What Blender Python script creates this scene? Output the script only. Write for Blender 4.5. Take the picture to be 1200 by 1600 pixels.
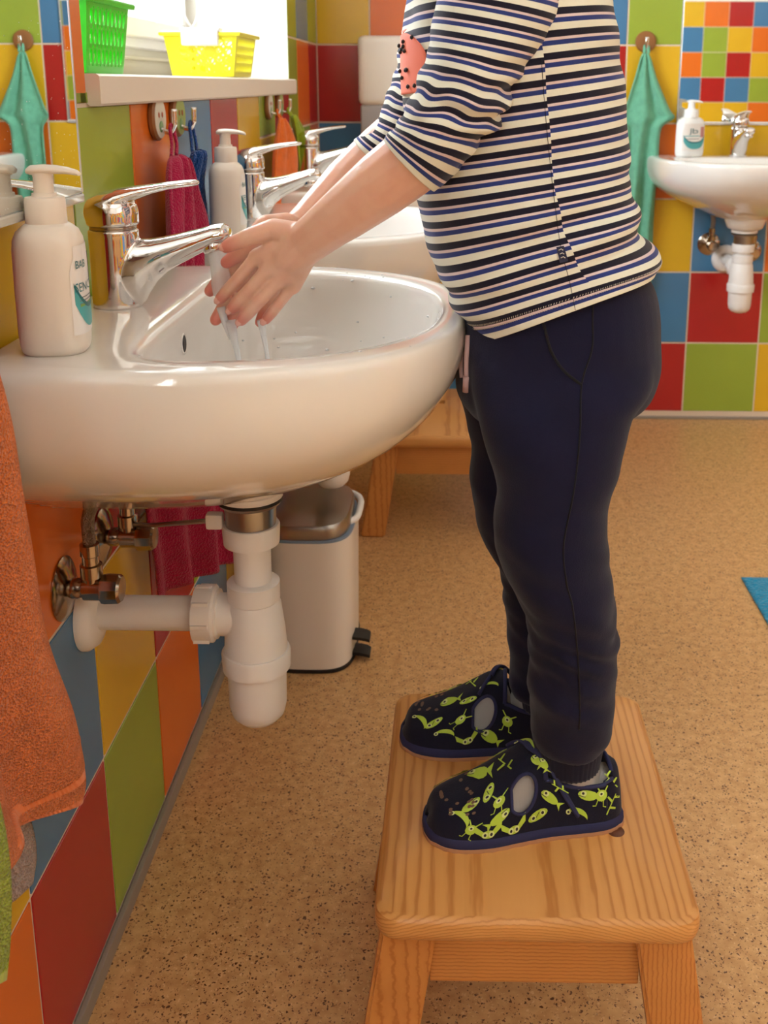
import bpy, bmesh, math, random
from mathutils import Vector, Matrix, noise
from mathutils.bvhtree import BVHTree
from math import sin, cos, pi, radians, atan2, hypot

random.seed(7)
for o in list(bpy.data.objects): bpy.data.objects.remove(o, do_unlink=True)
SC = bpy.context.scene
COL = SC.collection

# ------------------------------------------------------------------ camera
FPX, CX, CY = 1655.45, 687.29, 534.71
PIT, YAW, ROL = 0.2392, 0.0160, -0.003
CAM = Vector((0.3725, 0.0, 0.9219))
_r = Vector((cos(YAW), sin(YAW), 0)); _fw = Vector((-sin(YAW), cos(YAW), 0))
_F = _fw*cos(PIT) + Vector((0, 0, -sin(PIT))); _U = _fw*sin(PIT) + Vector((0, 0, cos(PIT)))
_R2 = cos(ROL)*_r - sin(ROL)*_U; _U2 = sin(ROL)*_r + cos(ROL)*_U
cam_d = bpy.data.cameras.new('camera'); cam = bpy.data.objects.new('camera', cam_d); COL.objects.link(cam)
M3 = Matrix((_R2, _U2, -_F)).transposed()
cam.matrix_world = Matrix.Translation(CAM) @ M3.to_4x4()
cam_d.sensor_fit = 'HORIZONTAL'; cam_d.sensor_width = 36.0
cam_d.lens = FPX/1200*36.0
cam_d.shift_x = (600-CX)/1200; cam_d.shift_y = (CY-800)/1200
cam_d.clip_start = 0.02; cam_d.clip_end = 60
cam_d.dof.use_dof = True; cam_d.dof.focus_distance = 0.93; cam_d.dof.aperture_fstop = 19
SC.camera = cam

def ray(u, v): return _F + _R2*((u-CX)/FPX) - _U2*((v-CY)/FPX)
def at(u, v, y):
    d = ray(u, v); return CAM + d*((y-CAM.y)/d.y)
def atx(u, v, x):
    d = ray(u, v); return CAM + d*((x-CAM.x)/d.x)

# ------------------------------------------------------------------ world, lights, exposure
W = bpy.data.worlds.new('world'); SC.world = W; W.use_nodes = True
bg = W.node_tree.nodes['Background']; bg.inputs[0].default_value = (1.0, 0.985, 0.96, 1); bg.inputs[1].default_value = 1.5

def area(name, loc, size, energy, rot, color=(1, 1, 1)):
    l = bpy.data.lights.new(name, 'AREA'); l.shape = 'RECTANGLE'; l.size, l.size_y = size; l.energy = energy; l.color = color
    o = bpy.data.objects.new(name, l); COL.objects.link(o); o.location = loc; o.rotation_euler = rot
    return o
# daylight just outside the panes of the two windows in the left wall
area('window_daylight', (-0.36, 1.74, 1.47), (1.25, 0.95), 38, (0, radians(-90), 0), (0.80, 0.905, 1.0))
area('rear_window_daylight', (-0.36, -1.10, 1.46), (1.2, 0.9), 160, (0, radians(-90), 0), (0.80, 0.905, 1.0))

SC.view_settings.view_transform = 'Standard'
try: SC.view_settings.look = 'None'
except Exception: pass
SC.view_settings.gamma = 1.0; SC.view_settings.use_curve_mapping = False
SC.view_settings.exposure = 0.70

# ------------------------------------------------------------------ materials
def lin(c):
    r = []
    for x in c[:3]:
        x = x/255.0
        r.append(x/12.92 if x <= 0.04045 else ((x+0.055)/1.055)**2.4)
    return (*r, 1.0)
MATS = {}
def mat(name, rgb, rough=0.5, metal=0.0, spec=0.5, coat=0.0, sss=0.0, bump=None, sheen=0.0, var=None):
    """bump = (kind, scale, strength, dist) ; var = (scale, amount)"""
    if name in MATS: return MATS[name]
    m = bpy.data.materials.new(name); m.use_nodes = True; nt = m.node_tree
    b = nt.nodes['Principled BSDF']
    b.inputs['Base Color'].default_value = lin(rgb); b.inputs['Roughness'].default_value = rough
    b.inputs['Metallic'].default_value = metal; b.inputs['Specular IOR Level'].default_value = spec
    b.inputs['Coat Weight'].default_value = coat; b.inputs['Coat Roughness'].default_value = 0.05
    if sss:
        b.inputs['Subsurface Weight'].default_value = sss
        b.inputs['Subsurface Radius'].default_value = (0.006, 0.0025, 0.0012); b.inputs['Subsurface Scale'].default_value = 1.0
    if sheen: b.inputs['Sheen Weight'].default_value = sheen
    tc = nt.nodes.new('ShaderNodeTexCoord')
    if bump:
        kind, sc, st, ds = bump
        if kind == 'noise':
            t = nt.nodes.new('ShaderNodeTexNoise'); t.inputs['Scale'].default_value = sc; t.inputs['Detail'].default_value = 3
            out = t.outputs['Fac']
        elif kind == 'voronoi':
            t = nt.nodes.new('ShaderNodeTexVoronoi'); t.inputs['Scale'].default_value = sc; out = t.outputs['Distance']
        else:
            t = nt.nodes.new('ShaderNodeTexWave'); t.inputs['Scale'].default_value = sc; t.inputs['Distortion'].default_value = 1.0; out = t.outputs['Fac']
        nt.links.new(tc.outputs['Object'], t.inputs['Vector'])
        bp = nt.nodes.new('ShaderNodeBump'); bp.inputs['Strength'].default_value = st; bp.inputs['Distance'].default_value = ds
        nt.links.new(out, bp.inputs['Height']); nt.links.new(bp.outputs['Normal'], b.inputs['Normal'])
    if var:
        t2 = nt.nodes.new('ShaderNodeTexNoise'); t2.inputs['Scale'].default_value = var[0]; t2.inputs['Detail'].default_value = 4
        nt.links.new(tc.outputs['Object'], t2.inputs['Vector'])
        mr = nt.nodes.new('ShaderNodeMapRange'); mr.inputs['From Min'].default_value = 0.3; mr.inputs['From Max'].default_value = 0.7
        mr.inputs['To Min'].default_value = 1-var[1]; mr.inputs['To Max'].default_value = 1+var[1]
        nt.links.new(t2.outputs['Fac'], mr.inputs['Value'])
        hs = nt.nodes.new('ShaderNodeHueSaturation'); hs.inputs['Color'].default_value = lin(rgb)
        nt.links.new(mr.outputs[0], hs.inputs['Value']); nt.links.new(hs.outputs[0], b.inputs['Base Color'])
    MATS[name] = m
    return m

TILE = {c: mat('tile_'+c, rgb, rough=0.22, spec=0.45, var=(9, 0.03)) for c, rgb in dict(
    o=(226, 112, 34), y=(222, 176, 36), r=(176, 34, 32), g=(150, 170, 58), b=(70, 124, 165)).items()}
def tilefield():
    m = bpy.data.materials.new('tile_field'); m.use_nodes = True; nt = m.node_tree; b = nt.nodes['Principled BSDF']
    tc = nt.nodes.new('ShaderNodeTexCoord'); v = nt.nodes.new('ShaderNodeVectorMath'); v.operation = 'SNAP'; v.inputs[1].default_value = (.2, .2, .2)
    nt.links.new(tc.outputs['Object'], v.inputs[0]); w = nt.nodes.new('ShaderNodeTexWhiteNoise'); nt.links.new(v.outputs[0], w.inputs['Vector'])
    cr = nt.nodes.new('ShaderNodeValToRGB'); cr.color_ramp.interpolation = 'CONSTANT'; e = cr.color_ramp.elements
    cs_ = [(226, 112, 34), (222, 176, 36), (176, 34, 32), (150, 170, 58), (70, 124, 165)]
    e[0].color = lin(cs_[0]); e[1].position = .2; e[1].color = lin(cs_[1])
    for k in (2, 3, 4): x = e.new(.2*k); x.color = lin(cs_[k])
    nt.links.new(w.outputs['Value'], cr.inputs['Fac']); nt.links.new(cr.outputs[0], b.inputs['Base Color']); b.inputs['Roughness'].default_value = .25
    return m
M_field = tilefield()
M_grout = mat('grout', (226, 206, 182), 0.85, bump=('noise', 300, .3, .002))
M_paint = mat('white_paint', (238, 234, 224), 0.75, bump=('noise', 120, .15, .002))
M_ceil = mat('ceiling_paint', (240, 236, 228), 0.9)
M_ceramic = mat('white_ceramic', (236, 230, 222), 0.08, spec=0.55, coat=0.4)
M_chrome = mat('chrome', (225, 222, 220), 0.06, metal=1.0)
M_chrome_dull = mat('dull_chrome', (170, 155, 140), 0.16, metal=1.0)
M_steel = mat('brushed_steel', (165, 160, 155), 0.3, metal=1.0, bump=('noise', 250, .08, .001))
M_pvc = mat('white_pvc', (238, 232, 226), 0.35, spec=0.4)
M_plastic = mat('cream_plastic', (238, 226, 212), 0.3, spec=0.45)
M_white = mat('white_plastic', (244, 243, 240), 0.35)
M_grey = mat('grey_plastic', (168, 160, 158), 0.4)
M_black = mat('black_rubber', (22, 21, 22), 0.5)
M_mirror = mat('mirror_silver', (232, 236, 235), 0.0, metal=1.0)
M_sill = mat('sill_plastic', (236, 222, 206), 0.35)
M_frame = mat('window_plastic', (244, 245, 244), 0.3)
M_beige = mat('window_lower_panel', (226, 220, 196), 0.5)
M_strip = mat('grey_strip', (150, 138, 126), 0.6)
M_wood_hook = mat('hook_disc_wood', (150, 98, 52), 0.4)
M_binwhite = mat('bin_white', (240, 232, 222), 0.25, spec=0.5)
M_green_plastic = mat('green_plastic', (56, 214, 30), 0.3)
M_yellow_plastic = mat('yellow_plastic', (238, 232, 40), 0.3)
M_teal = mat('label_teal', (82, 170, 172), 0.4); M_dteal = mat('label_dark_teal', (40, 112, 118), 0.4)
M_purple = mat('label_purple', (112, 116, 150), 0.4); M_leaf = mat('label_leaf', (128, 164, 60), 0.4)
M_label = mat('label_white', (240, 234, 228), 0.35); M_lgrey = mat('label_grey', (120, 122, 124), 0.5); M_pink = mat('label_pink', (205, 140, 135), 0.5)
M_ink = mat('black_ink', (30, 24, 22), 0.5)

def towel_mat(name, rgb, sc=560, st=1.0):
    return mat(name, rgb, 0.95, spec=0.1, bump=('voronoi', sc, st, .004), sheen=0.25, var=(60, 0.10))
T_or = towel_mat('towel_orange', (240, 128, 62)); T_gr = towel_mat('towel_lime', (168, 186, 62)); T_ma = towel_mat('towel_magenta', (178, 26, 74), 420, .6)
T_bl = towel_mat('towel_blue', (22, 70, 138), 420, .6); T_of = towel_mat('towel_far_orange', (236, 112, 24), 420, .5); T_gf = towel_mat('towel_far_lime', (160, 176, 34), 420, .4)
T_te = towel_mat('towel_mint', (118, 190, 156), 420, .6); T_mat = towel_mat('mat_blue', (30, 140, 178), 160, 1.0)
T_grey = towel_mat('towel_grey', (190, 165, 155))
T_hem = mat('towel_orange_hem', (232, 124, 62), 0.85, sheen=.2, bump=('wave', 160, .4, .002))
T_ghem = mat('towel_lime_hem', (170, 178, 88), 0.85, sheen=.2, bump=('wave', 160, .4, .002))

def wood_mat(name, c1, c2, scale=26, offset=(0, 0, 0), rot=(0, 0, 0)):
    m = bpy.data.materials.new(name); m.use_nodes = True; nt = m.node_tree; b = nt.nodes['Principled BSDF']
    tc = nt.nodes.new('ShaderNodeTexCoord'); mp = nt.nodes.new('ShaderNodeMapping')
    mp.inputs['Location'].default_value = offset; mp.inputs['Rotation'].default_value = rot; mp.inputs['Scale'].default_value = (1, .10, 1)
    nt.links.new(tc.outputs['Object'], mp.inputs['Vector'])
    w = nt.nodes.new('ShaderNodeTexWave'); w.wave_type = 'RINGS'; w.rings_direction = 'Y'; w.inputs['Scale'].default_value = scale
    w.inputs['Distortion'].default_value = 2.2; w.inputs['Detail'].default_value = 2; w.inputs['Detail Scale'].default_value = 1.5
    nt.links.new(mp.outputs[0], w.inputs['Vector'])
    n = nt.nodes.new('ShaderNodeTexNoise'); n.inputs['Scale'].default_value = 14; n.inputs['Detail'].default_value = 6
    nt.links.new(mp.outputs[0], n.inputs['Vector'])
    cr = nt.nodes.new('ShaderNodeValToRGB'); e = cr.color_ramp.elements
    e[0].position = .0; e[0].color = lin(c1); e[1].position = 1.0; e[1].color = lin(c2)
    k = e.new(0.72); k.color = lin([c1[i]*.82+c2[i]*.18 for i in range(3)])
    nt.links.new(w.outputs['Fac'], cr.inputs['Fac'])
    mx = nt.nodes.new('ShaderNodeMix'); mx.data_type = 'RGBA'; mx.blend_type = 'MULTIPLY'; mx.inputs['Factor'].default_value = 0.35
    cr2 = nt.nodes.new('ShaderNodeValToRGB'); cr2.color_ramp.elements[0].position = .3; cr2.color_ramp.elements[0].color = (.62, .55, .45, 1); cr2.color_ramp.elements[1].position = .7; cr2.color_ramp.elements[1].color = (1, 1, 1, 1)
    nt.links.new(n.outputs['Fac'], cr2.inputs['Fac']); nt.links.new(cr.outputs[0], mx.inputs['A']); nt.links.new(cr2.outputs[0], mx.inputs['B'])
    nt.links.new(mx.outputs['Result'], b.inputs['Base Color'])
    b.inputs['Roughness'].default_value = 0.33; b.inputs['Specular IOR Level'].default_value = 0.4
    bp = nt.nodes.new('ShaderNodeBump'); bp.inputs['Strength'].default_value = .12; bp.inputs['Distance'].default_value = .001
    nt.links.new(w.outputs['Fac'], bp.inputs['Height']); nt.links.new(bp.outputs[0], b.inputs['Normal'])
    MATS[name] = m; return m
M_pine = wood_mat('pine_seat', (222, 160, 92), (196, 130, 66), 105, (.02, 0, .11))
M_pine_leg = wood_mat('pine_leg', (210, 140, 72), (186, 114, 54), 100, (.2, 0, .3), (radians(90), 0, 0))
M_pine_apron = wood_mat('pine_apron', (214, 146, 78), (188, 118, 58), 80, (0, .3, .25), (0, 0, radians(90)))
M_knot = mat('wood_knot', (92, 48, 24), .5)

def floor_mat():
    m = bpy.data.materials.new('speckled_vinyl'); m.use_nodes = True; nt = m.node_tree; b = nt.nodes['Principled BSDF']
    tc = nt.nodes.new('ShaderNodeTexCoord')
    n0 = nt.nodes.new('ShaderNodeTexNoise'); n0.inputs['Scale'].default_value = 70; n0.inputs['Detail'].default_value = 5
    nt.links.new(tc.outputs['Object'], n0.inputs['Vector'])
    base = nt.nodes.new('ShaderNodeValToRGB'); base.color_ramp.elements[0].position = .3; base.color_ramp.elements[0].color = lin((196, 146, 92)); base.color_ramp.elements[1].position = .7; base.color_ramp.elements[1].color = lin((220, 174, 118))
    nt.links.new(n0.outputs['Fac'], base.inputs['Fac'])
    last = base.outputs[0]
    for sc, thr, colr, seed in ((250, .20, (88, 50, 28), 0), (420, .20, (122, 76, 44), 3.7), (300, .14, (240, 206, 156), 9.1)):
        mp = nt.nodes.new('ShaderNodeMapping'); mp.inputs['Location'].default_value = (seed, seed*.7, 0)
        nt.links.new(tc.outputs['Object'], mp.inputs['Vector'])
        nz = nt.nodes.new('ShaderNodeTexNoise'); nz.inputs['Scale'].default_value = sc*.8; nz.inputs['Detail'].default_value = 2
        nt.links.new(mp.outputs[0], nz.inputs['Vector'])
        add = nt.nodes.new('ShaderNodeVectorMath'); add.operation = 'MULTIPLY_ADD'; add.inputs[1].default_value = (.007, .007, 0)
        nt.links.new(nz.outputs['Color'], add.inputs[0]); nt.links.new(mp.outputs[0], add.inputs[2])
        v = nt.nodes.new('ShaderNodeTexVoronoi'); v.inputs['Scale'].default_value = sc
        nt.links.new(add.outputs[0], v.inputs['Vector'])
        # only a share of the cells carries a fleck
        sep = nt.nodes.new('ShaderNodeSeparateColor'); nt.links.new(v.outputs['Color'], sep.inputs[0])
        mul = nt.nodes.new('ShaderNodeMath'); mul.operation = 'MULTIPLY'; mul.inputs[1].default_value = .58; nt.links.new(sep.outputs[0], mul.inputs[0])
        sub = nt.nodes.new('ShaderNodeMath'); sub.operation = 'SUBTRACT'; sub.inputs[0].default_value = .40; nt.links.new(mul.outputs[0], sub.inputs[1])
        lt = nt.nodes.new('ShaderNodeMath'); lt.operation = 'LESS_THAN'; nt.links.new(v.outputs['Distance'], lt.inputs[0]); nt.links.new(sub.outputs[0], lt.inputs[1])
        fm = nt.nodes.new('ShaderNodeMath'); fm.operation = 'MULTIPLY'; fm.inputs[1].default_value = .92 if seed != 9.1 else .4; nt.links.new(lt.outputs[0], fm.inputs[0])
        mx = nt.nodes.new('ShaderNodeMix'); mx.data_type = 'RGBA'; nt.links.new(fm.outputs[0], mx.inputs['Factor'])
        nt.links.new(last, mx.inputs['A']); mx.inputs['B'].default_value = lin(colr); last = mx.outputs['Result']
    nt.links.new(last, b.inputs['Base Color']); b.inputs['Roughness'].default_value = .38; b.inputs['Specular IOR Level'].default_value = .45
    return m
M_floor = floor_mat()

def glass_mat(name, tint=(1, 1, 1), white=0.0, gloss=0.25):
    m = bpy.data.materials.new(name); m.use_nodes = True; nt = m.node_tree; nt.nodes.remove(nt.nodes['Principled BSDF'])
    out = nt.nodes['Material Output']; tr = nt.nodes.new('ShaderNodeBsdfTransparent'); tr.inputs[0].default_value = (*tint, 1)
    gl = nt.nodes.new('ShaderNodeBsdfGlossy'); gl.inputs['Roughness'].default_value = .02
    lw = nt.nodes.new('ShaderNodeLayerWeight'); lw.inputs[0].default_value = .5
    pw = nt.nodes.new('ShaderNodeMath'); pw.operation = 'POWER'; pw.inputs[1].default_value = 4.0; nt.links.new(lw.outputs['Facing'], pw.inputs[0])
    fr = nt.nodes.new('ShaderNodeMath'); fr.operation = 'MULTIPLY_ADD'; fr.inputs[1].default_value = .7; fr.inputs[2].default_value = .03; nt.links.new(pw.outputs[0], fr.inputs[0])
    mx = nt.nodes.new('ShaderNodeMixShader'); nt.links.new(fr.outputs[0], mx.inputs[0]); nt.links.new(tr.outputs[0], mx.inputs[1]); nt.links.new(gl.outputs[0], mx.inputs[2])
    last = mx
    if white:
        df = nt.nodes.new('ShaderNodeBsdfDiffuse'); df.inputs[0].default_value = (.95, .95, .95, 1)
        m2 = nt.nodes.new('ShaderNodeMixShader'); m2.inputs[0].default_value = white
        nt.links.new(mx.outputs[0], m2.inputs[1]); nt.links.new(df.outputs[0], m2.inputs[2]); last = m2
    nt.links.new(last.outputs[0], out.inputs[0]); return m
M_glass = glass_mat('window_glass')
M_water = glass_mat('running_water', white=.38); M_drop = glass_mat('water_drop', white=.65)

# ------------------------------------------------------------------ mesh helpers
def smooth(me, on=True):
    for p in me.polygons: p.use_smooth = on
def link_mesh(name, me, m, parent=None, shade=True):
    o = bpy.data.objects.new(name, me); COL.objects.link(o)
    for x in (m if isinstance(m, (list, tuple)) else [m]):
        if x is not None: me.materials.append(x)
    if shade: smooth(me)
    if parent is not None: o.parent = parent
    return o
def finish(name, bm, m, parent=None, shade=True, off=None, recalc=True, sharp=None):
    """bm is in the local space of parent (or world)"""
    if recalc: bmesh.ops.recalc_face_normals(bm, faces=bm.faces)
    if off is not None: bmesh.ops.translate(bm, verts=bm.verts, vec=-Vector(off))
    if sharp is not None:
        for e in bm.edges:
            if len(e.link_faces) == 2 and e.calc_face_angle(0) > radians(sharp): e.smooth = False
    me = bpy.data.meshes.new(name); bm.to_mesh(me); bm.free()
    return link_mesh(name, me, m, parent, shade)
def thing(name, label, cat, loc=(0, 0, 0), rotz=0.0, group=None):
    o = bpy.data.objects.new(name, None); COL.objects.link(o); o.location = loc; o.rotation_euler = (0, 0, rotz)
    o['label'] = label; o['category'] = cat
    if group: o['group'] = group
    o.empty_display_size = .03
    return o
def tag(o, label, cat, group=None):
    o['label'] = label; o['category'] = cat
    if group: o['group'] = group
    return o
def struct(o, label=None):
    o['kind'] = 'structure'
    if label: o['label'] = label
    return o
def dup(root, loc, rotz=0.0, label=None):
    r = root.copy(); COL.objects.link(r); r.location = loc; r.rotation_euler = (0, 0, rotz)
    if label: r['label'] = label
    for ch in list(root.children):
        c = ch.copy(); COL.objects.link(c); c.parent = r
        for g in list(ch.children):
            d = g.copy(); COL.objects.link(d); d.parent = c
    return r
def box(bm, x0, x1, y0, y1, z0, z1):
    vs = [bm.verts.new((x, y, z)) for x in (x0, x1) for y in (y0, y1) for z in (z0, z1)]
    for f in ((0, 1, 3, 2), (4, 6, 7, 5), (0, 4, 5, 1), (2, 3, 7, 6), (0, 2, 6, 4), (1, 5, 7, 3)):
        bm.faces.new([vs[i] for i in f])
    return vs
def bbox(x0, x1, y0, y1, z0, z1, bev=.003, seg=2):
    bm = bmesh.new(); box(bm, x0, x1, y0, y1, z0, z1)
    bmesh.ops.recalc_face_normals(bm, faces=bm.faces)
    if bev: bmesh.ops.bevel(bm, geom=list(bm.edges), offset=bev, segments=seg, profile=.6, affect='EDGES')
    return bm
def loft(bm, rings, cap0=True, cap1=True, closed=True):
    R = [[bm.verts.new(p) for p in r] for r in rings]
    n = len(R[0])
    for a, b in zip(R, R[1:]):
        for i in range(n if closed else n-1):
            j = (i+1) % n
            bm.faces.new((a[i], a[j], b[j], b[i]))
    if cap0: bm.faces.new(list(reversed(R[0])))
    if cap1: bm.faces.new(R[-1])
    return R
def lathe(bm, prof, origin=(0, 0, 0), axis=(0, 0, 1), n=32, cap0=True, cap1=True):
    ax = Vector(axis).normalized(); t = Vector((1, 0, 0)) if abs(ax.x) < .9 else Vector((0, 1, 0))
    u = ax.cross(t).normalized(); v = ax.cross(u); o = Vector(origin)
    rings = [[o + ax*h + (u*cos(2*pi*i/n) + v*sin(2*pi*i/n))*max(r, 1e-5) for i in range(n)] for r, h in prof]
    return loft(bm, rings, cap0, cap1)
def crom(pts, k):
    """Catmull-Rom resample of a list of tuples/vectors, k steps per span"""
    P = [Vector(p) for p in pts]; out = []
    for i in range(len(P)-1):
        a = P[i-1] if i else P[i]*2-P[i+1]; b = P[i]; c = P[i+1]; d = P[i+2] if i+2 < len(P) else P[i+1]*2-P[i]
        for j in range(k):
            t = j/k
            out.append(.5*((2*b)+(c-a)*t+(2*a-5*b+4*c-d)*t*t+(3*b-a-3*c+d)*t**3))
    out.append(P[-1]); return out
def cr1(vals, k): return [p.x for p in crom([(v, 0, 0) for v in vals], k)]
def tube(bm, pts, rad, n=12, cap=True, flat=None):
    """tube along pts; rad number or list; flat = (axis vector, factor) squashes the section"""
    P = [Vector(p) for p in pts]; rr = rad if isinstance(rad, (list, tuple)) else [rad]*len(P)
    up = Vector((0, 0, 1)); rings = []; prev = None
    for i, p in enumerate(P):
        t = (P[min(i+1, len(P)-1)]-P[max(i-1, 0)]).normalized()
        if prev is None:
            a = t.cross(up)
            if a.length < 1e-3: a = t.cross(Vector((1, 0, 0)))
            a.normalize()
        else:
            a = (prev - t*prev.dot(t)).normalized()
        prev = a; b = t.cross(a)
        ring = []
        for q in range(n):
            d = a*cos(2*pi*q/n)*rr[i] + b*sin(2*pi*q/n)*rr[i]
            if flat:
                ax = Vector(flat[0]); d = d - ax*d.dot(ax)*(1-flat[1])
            ring.append(p+d)
        rings.append(ring)
    return loft(bm, rings, cap, cap)
def ball(bm, c, r, sc=(1, 1, 1), sub=2):
    ret = bmesh.ops.create_icosphere(bm, subdivisions=sub, radius=1.0)
    for v in ret['verts']: v.co = Vector((v.co.x*r*sc[0], v.co.y*r*sc[1], v.co.z*r*sc[2])) + Vector(c)
    return ret['verts']
def capsules(bm, pts, rad, flat=None, n=14):
    """union-ready chain: a ball at each joint, a cone between"""
    P = [Vector(p) for p in pts]
    for p, r in zip(P, rad):
        vs = ball(bm, p, r, sub=2)
        if flat:
            ax = Vector(flat[0])
            for v in vs: d = v.co-p; v.co = p + d - ax*d.dot(ax)*(1-flat[1])
    for i in range(len(P)-1):
        if (P[i+1]-P[i]).length > 1e-5: tube(bm, [P[i], P[i+1]], [rad[i], rad[i+1]], n=n, flat=flat)
def remesh(bm, voxel, smooth_it=6, fac=.5):
    bmesh.ops.recalc_face_normals(bm, faces=bm.faces)
    me = bpy.data.meshes.new('tmp'); bm.to_mesh(me); bm.free()
    o = bpy.data.objects.new('tmp', me); COL.objects.link(o)
    r = o.modifiers.new('r', 'REMESH'); r.mode = 'VOXEL'; r.voxel_size = voxel; r.use_smooth_shade = True
    if smooth_it:
        s = o.modifiers.new('s', 'SMOOTH'); s.factor = fac; s.iterations = smooth_it
    dg = bpy.context.evaluated_depsgraph_get()
    out = bpy.data.meshes.new_from_object(o.evaluated_get(dg))
    bpy.data.objects.remove(o); bpy.data.meshes.remove(me)
    return out
def shift(me, off):
    me.transform(Matrix.Translation(-Vector(off)))
def text_bm(s, size=1.0):
    """flat text as (verts, faces) in its own plane, height about `size`"""
    c = bpy.data.curves.new('t', 'FONT'); c.body = s; c.size = size; c.resolution_u = 2
    o = bpy.data.objects.new('t', c); COL.objects.link(o)
    dg = bpy.context.evaluated_depsgraph_get(); me = bpy.data.meshes.new_from_object(o.evaluated_get(dg))
    vs = [tuple(v.co) for v in me.vertices]; fs = [tuple(p.vertices) for p in me.polygons]
    bpy.data.objects.remove(o); bpy.data.meshes.remove(me); bpy.data.curves.remove(c)
    return vs, fs
def solidify(o, t, off=-1):
    m = o.modifiers.new('thickness', 'SOLIDIFY'); m.thickness = t; m.offset = off
def lerp_tab(tab, x):
    for (a, p), (b, q) in zip(tab, tab[1:]):
        if x <= b:
            t = (x-a)/(b-a) if b > a else 0; t = max(0, min(1, t)); return p+(q-p)*t
    return tab[-1][1]
def smooth_tab(tab, x):
    for i in range(len(tab)-1):
        a, p = tab[i]; b, q = tab[i+1]
        if x <= b or i == len(tab)-2:
            t = max(0, min(1, (x-a)/(b-a)))
            m0 = (q-tab[i-1][1])/(b-tab[i-1][0])*(b-a) if i > 0 else (q-p)
            m1 = (tab[i+2][1]-p)/(tab[i+2][0]-a)*(b-a) if i+2 < len(tab) else (q-p)
            return (2*t**3-3*t*t+1)*p+(t**3-2*t*t+t)*m0+(-2*t**3+3*t*t)*q+(t**3-t*t)*m1

# ------------------------------------------------------------------ the room
YB, YF, XR, ZC, GR = 2.883, -3.30, 3.3, 2.7, 0.0016
def rbox(name, *a, m=M_grout, bev=0):
    return struct(finish(name, bbox(*a, bev=bev), m, shade=False))
rbox('floor', -.006, XR, YF, YB+.006, -.05, 0, m=M_floor)
rbox('ceiling', -.3, XR+.3, YF-.2, YB+.2, ZC, ZC+.1, m=M_ceil)
WY0, WY1, WZ0, WZ1 = 1.086, 2.402, .915, 1.95
bm = bmesh.new()
VY0, VY1 = -1.75, -.45
box(bm, -.30, -GR, YF-.2, VY0, 0, ZC); box(bm, -.30, -GR, VY1, WY0, 0, ZC); box(bm, -.30, -GR, VY0, VY1, 0, WZ0); box(bm, -.30, -GR, VY0, VY1, WZ1, ZC); box(bm, -.30, -GR, WY1, YB+.2, 0, ZC)
box(bm, -.30, -GR, WY0, WY1, 0, WZ0); box(bm, -.30, -GR, WY0, WY1, WZ1, ZC)
bmesh.ops.remove_doubles(bm, verts=bm.verts, dist=1e-5)
wall_left = struct(finish('wall_left', bm, [M_grout, M_paint], shade=False))
for p in wall_left.data.polygons:          # painted reveal and painted wall above the tiling
    if abs(p.normal.x) < .5 or p.center.z > 2.0: p.material_index = 1
wall_back = rbox('wall_back', -.3, XR+.3, YB+GR, YB+.2, 0, ZC)
wall_front = rbox('wall_front', -.3, XR+.3, YF-.2, YF-GR, 0, ZC)
wall_right = rbox('wall_right', XR, XR+.25, YF-.2, YB+.2, 0, ZC, m=M_paint)
struct(finish('trim_6', bbox(XR-.012, XR-.002, YF, YB, .003, 1.6, bev=0), M_field, shade=False), 'coloured tiling along the lower right wall')
struct(finish('trim_7', bbox(.002, 1.170, YF+.001, YF+.010, .003, 1.578, bev=0), M_field, shade=False), 'coloured tiling on the wall behind the camera')
struct(finish('trim_8', bbox(.0002, .010, YF+.012, -.416, .022, .910, bev=0), M_field, shade=False), 'coloured tiling on the left wall behind the camera')
for nm, a in (('trim_1', (-.0001, .006, YF, YB, 0, .0205)), ('trim_2', (0, XR, YB-.006, YB, 0, .008)),):
    struct(finish(nm, bbox(*a, bev=.0015), M_strip, shade=False), 'thin grey strip where the tiled wall meets the floor')
# painted band above the tiles
bm = bmesh.new()
for y0, y1, z0, z1 in ((YF, VY0, .912, ZC), (VY1, .4255, .905, ZC), (.4255, WY0, 1.503, ZC), (WY1, YB, 1.624, ZC), (VY0, VY1, WZ1, ZC), (WY0, WY1, WZ1, ZC)): box(bm, -.0015, .0006, y0, y1, z0, z1)
struct(finish('trim_9', bm, M_paint, shade=False))
struct(finish('trim_3', bbox(0, XR, YB-.001, YB+.006, 1.64, ZC, bev=0), M_paint, shade=False))
struct(finish('trim_4', bbox(0, XR, YF-.006, YF+.001, 1.58, ZC, bev=0), M_paint, shade=False))

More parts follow.
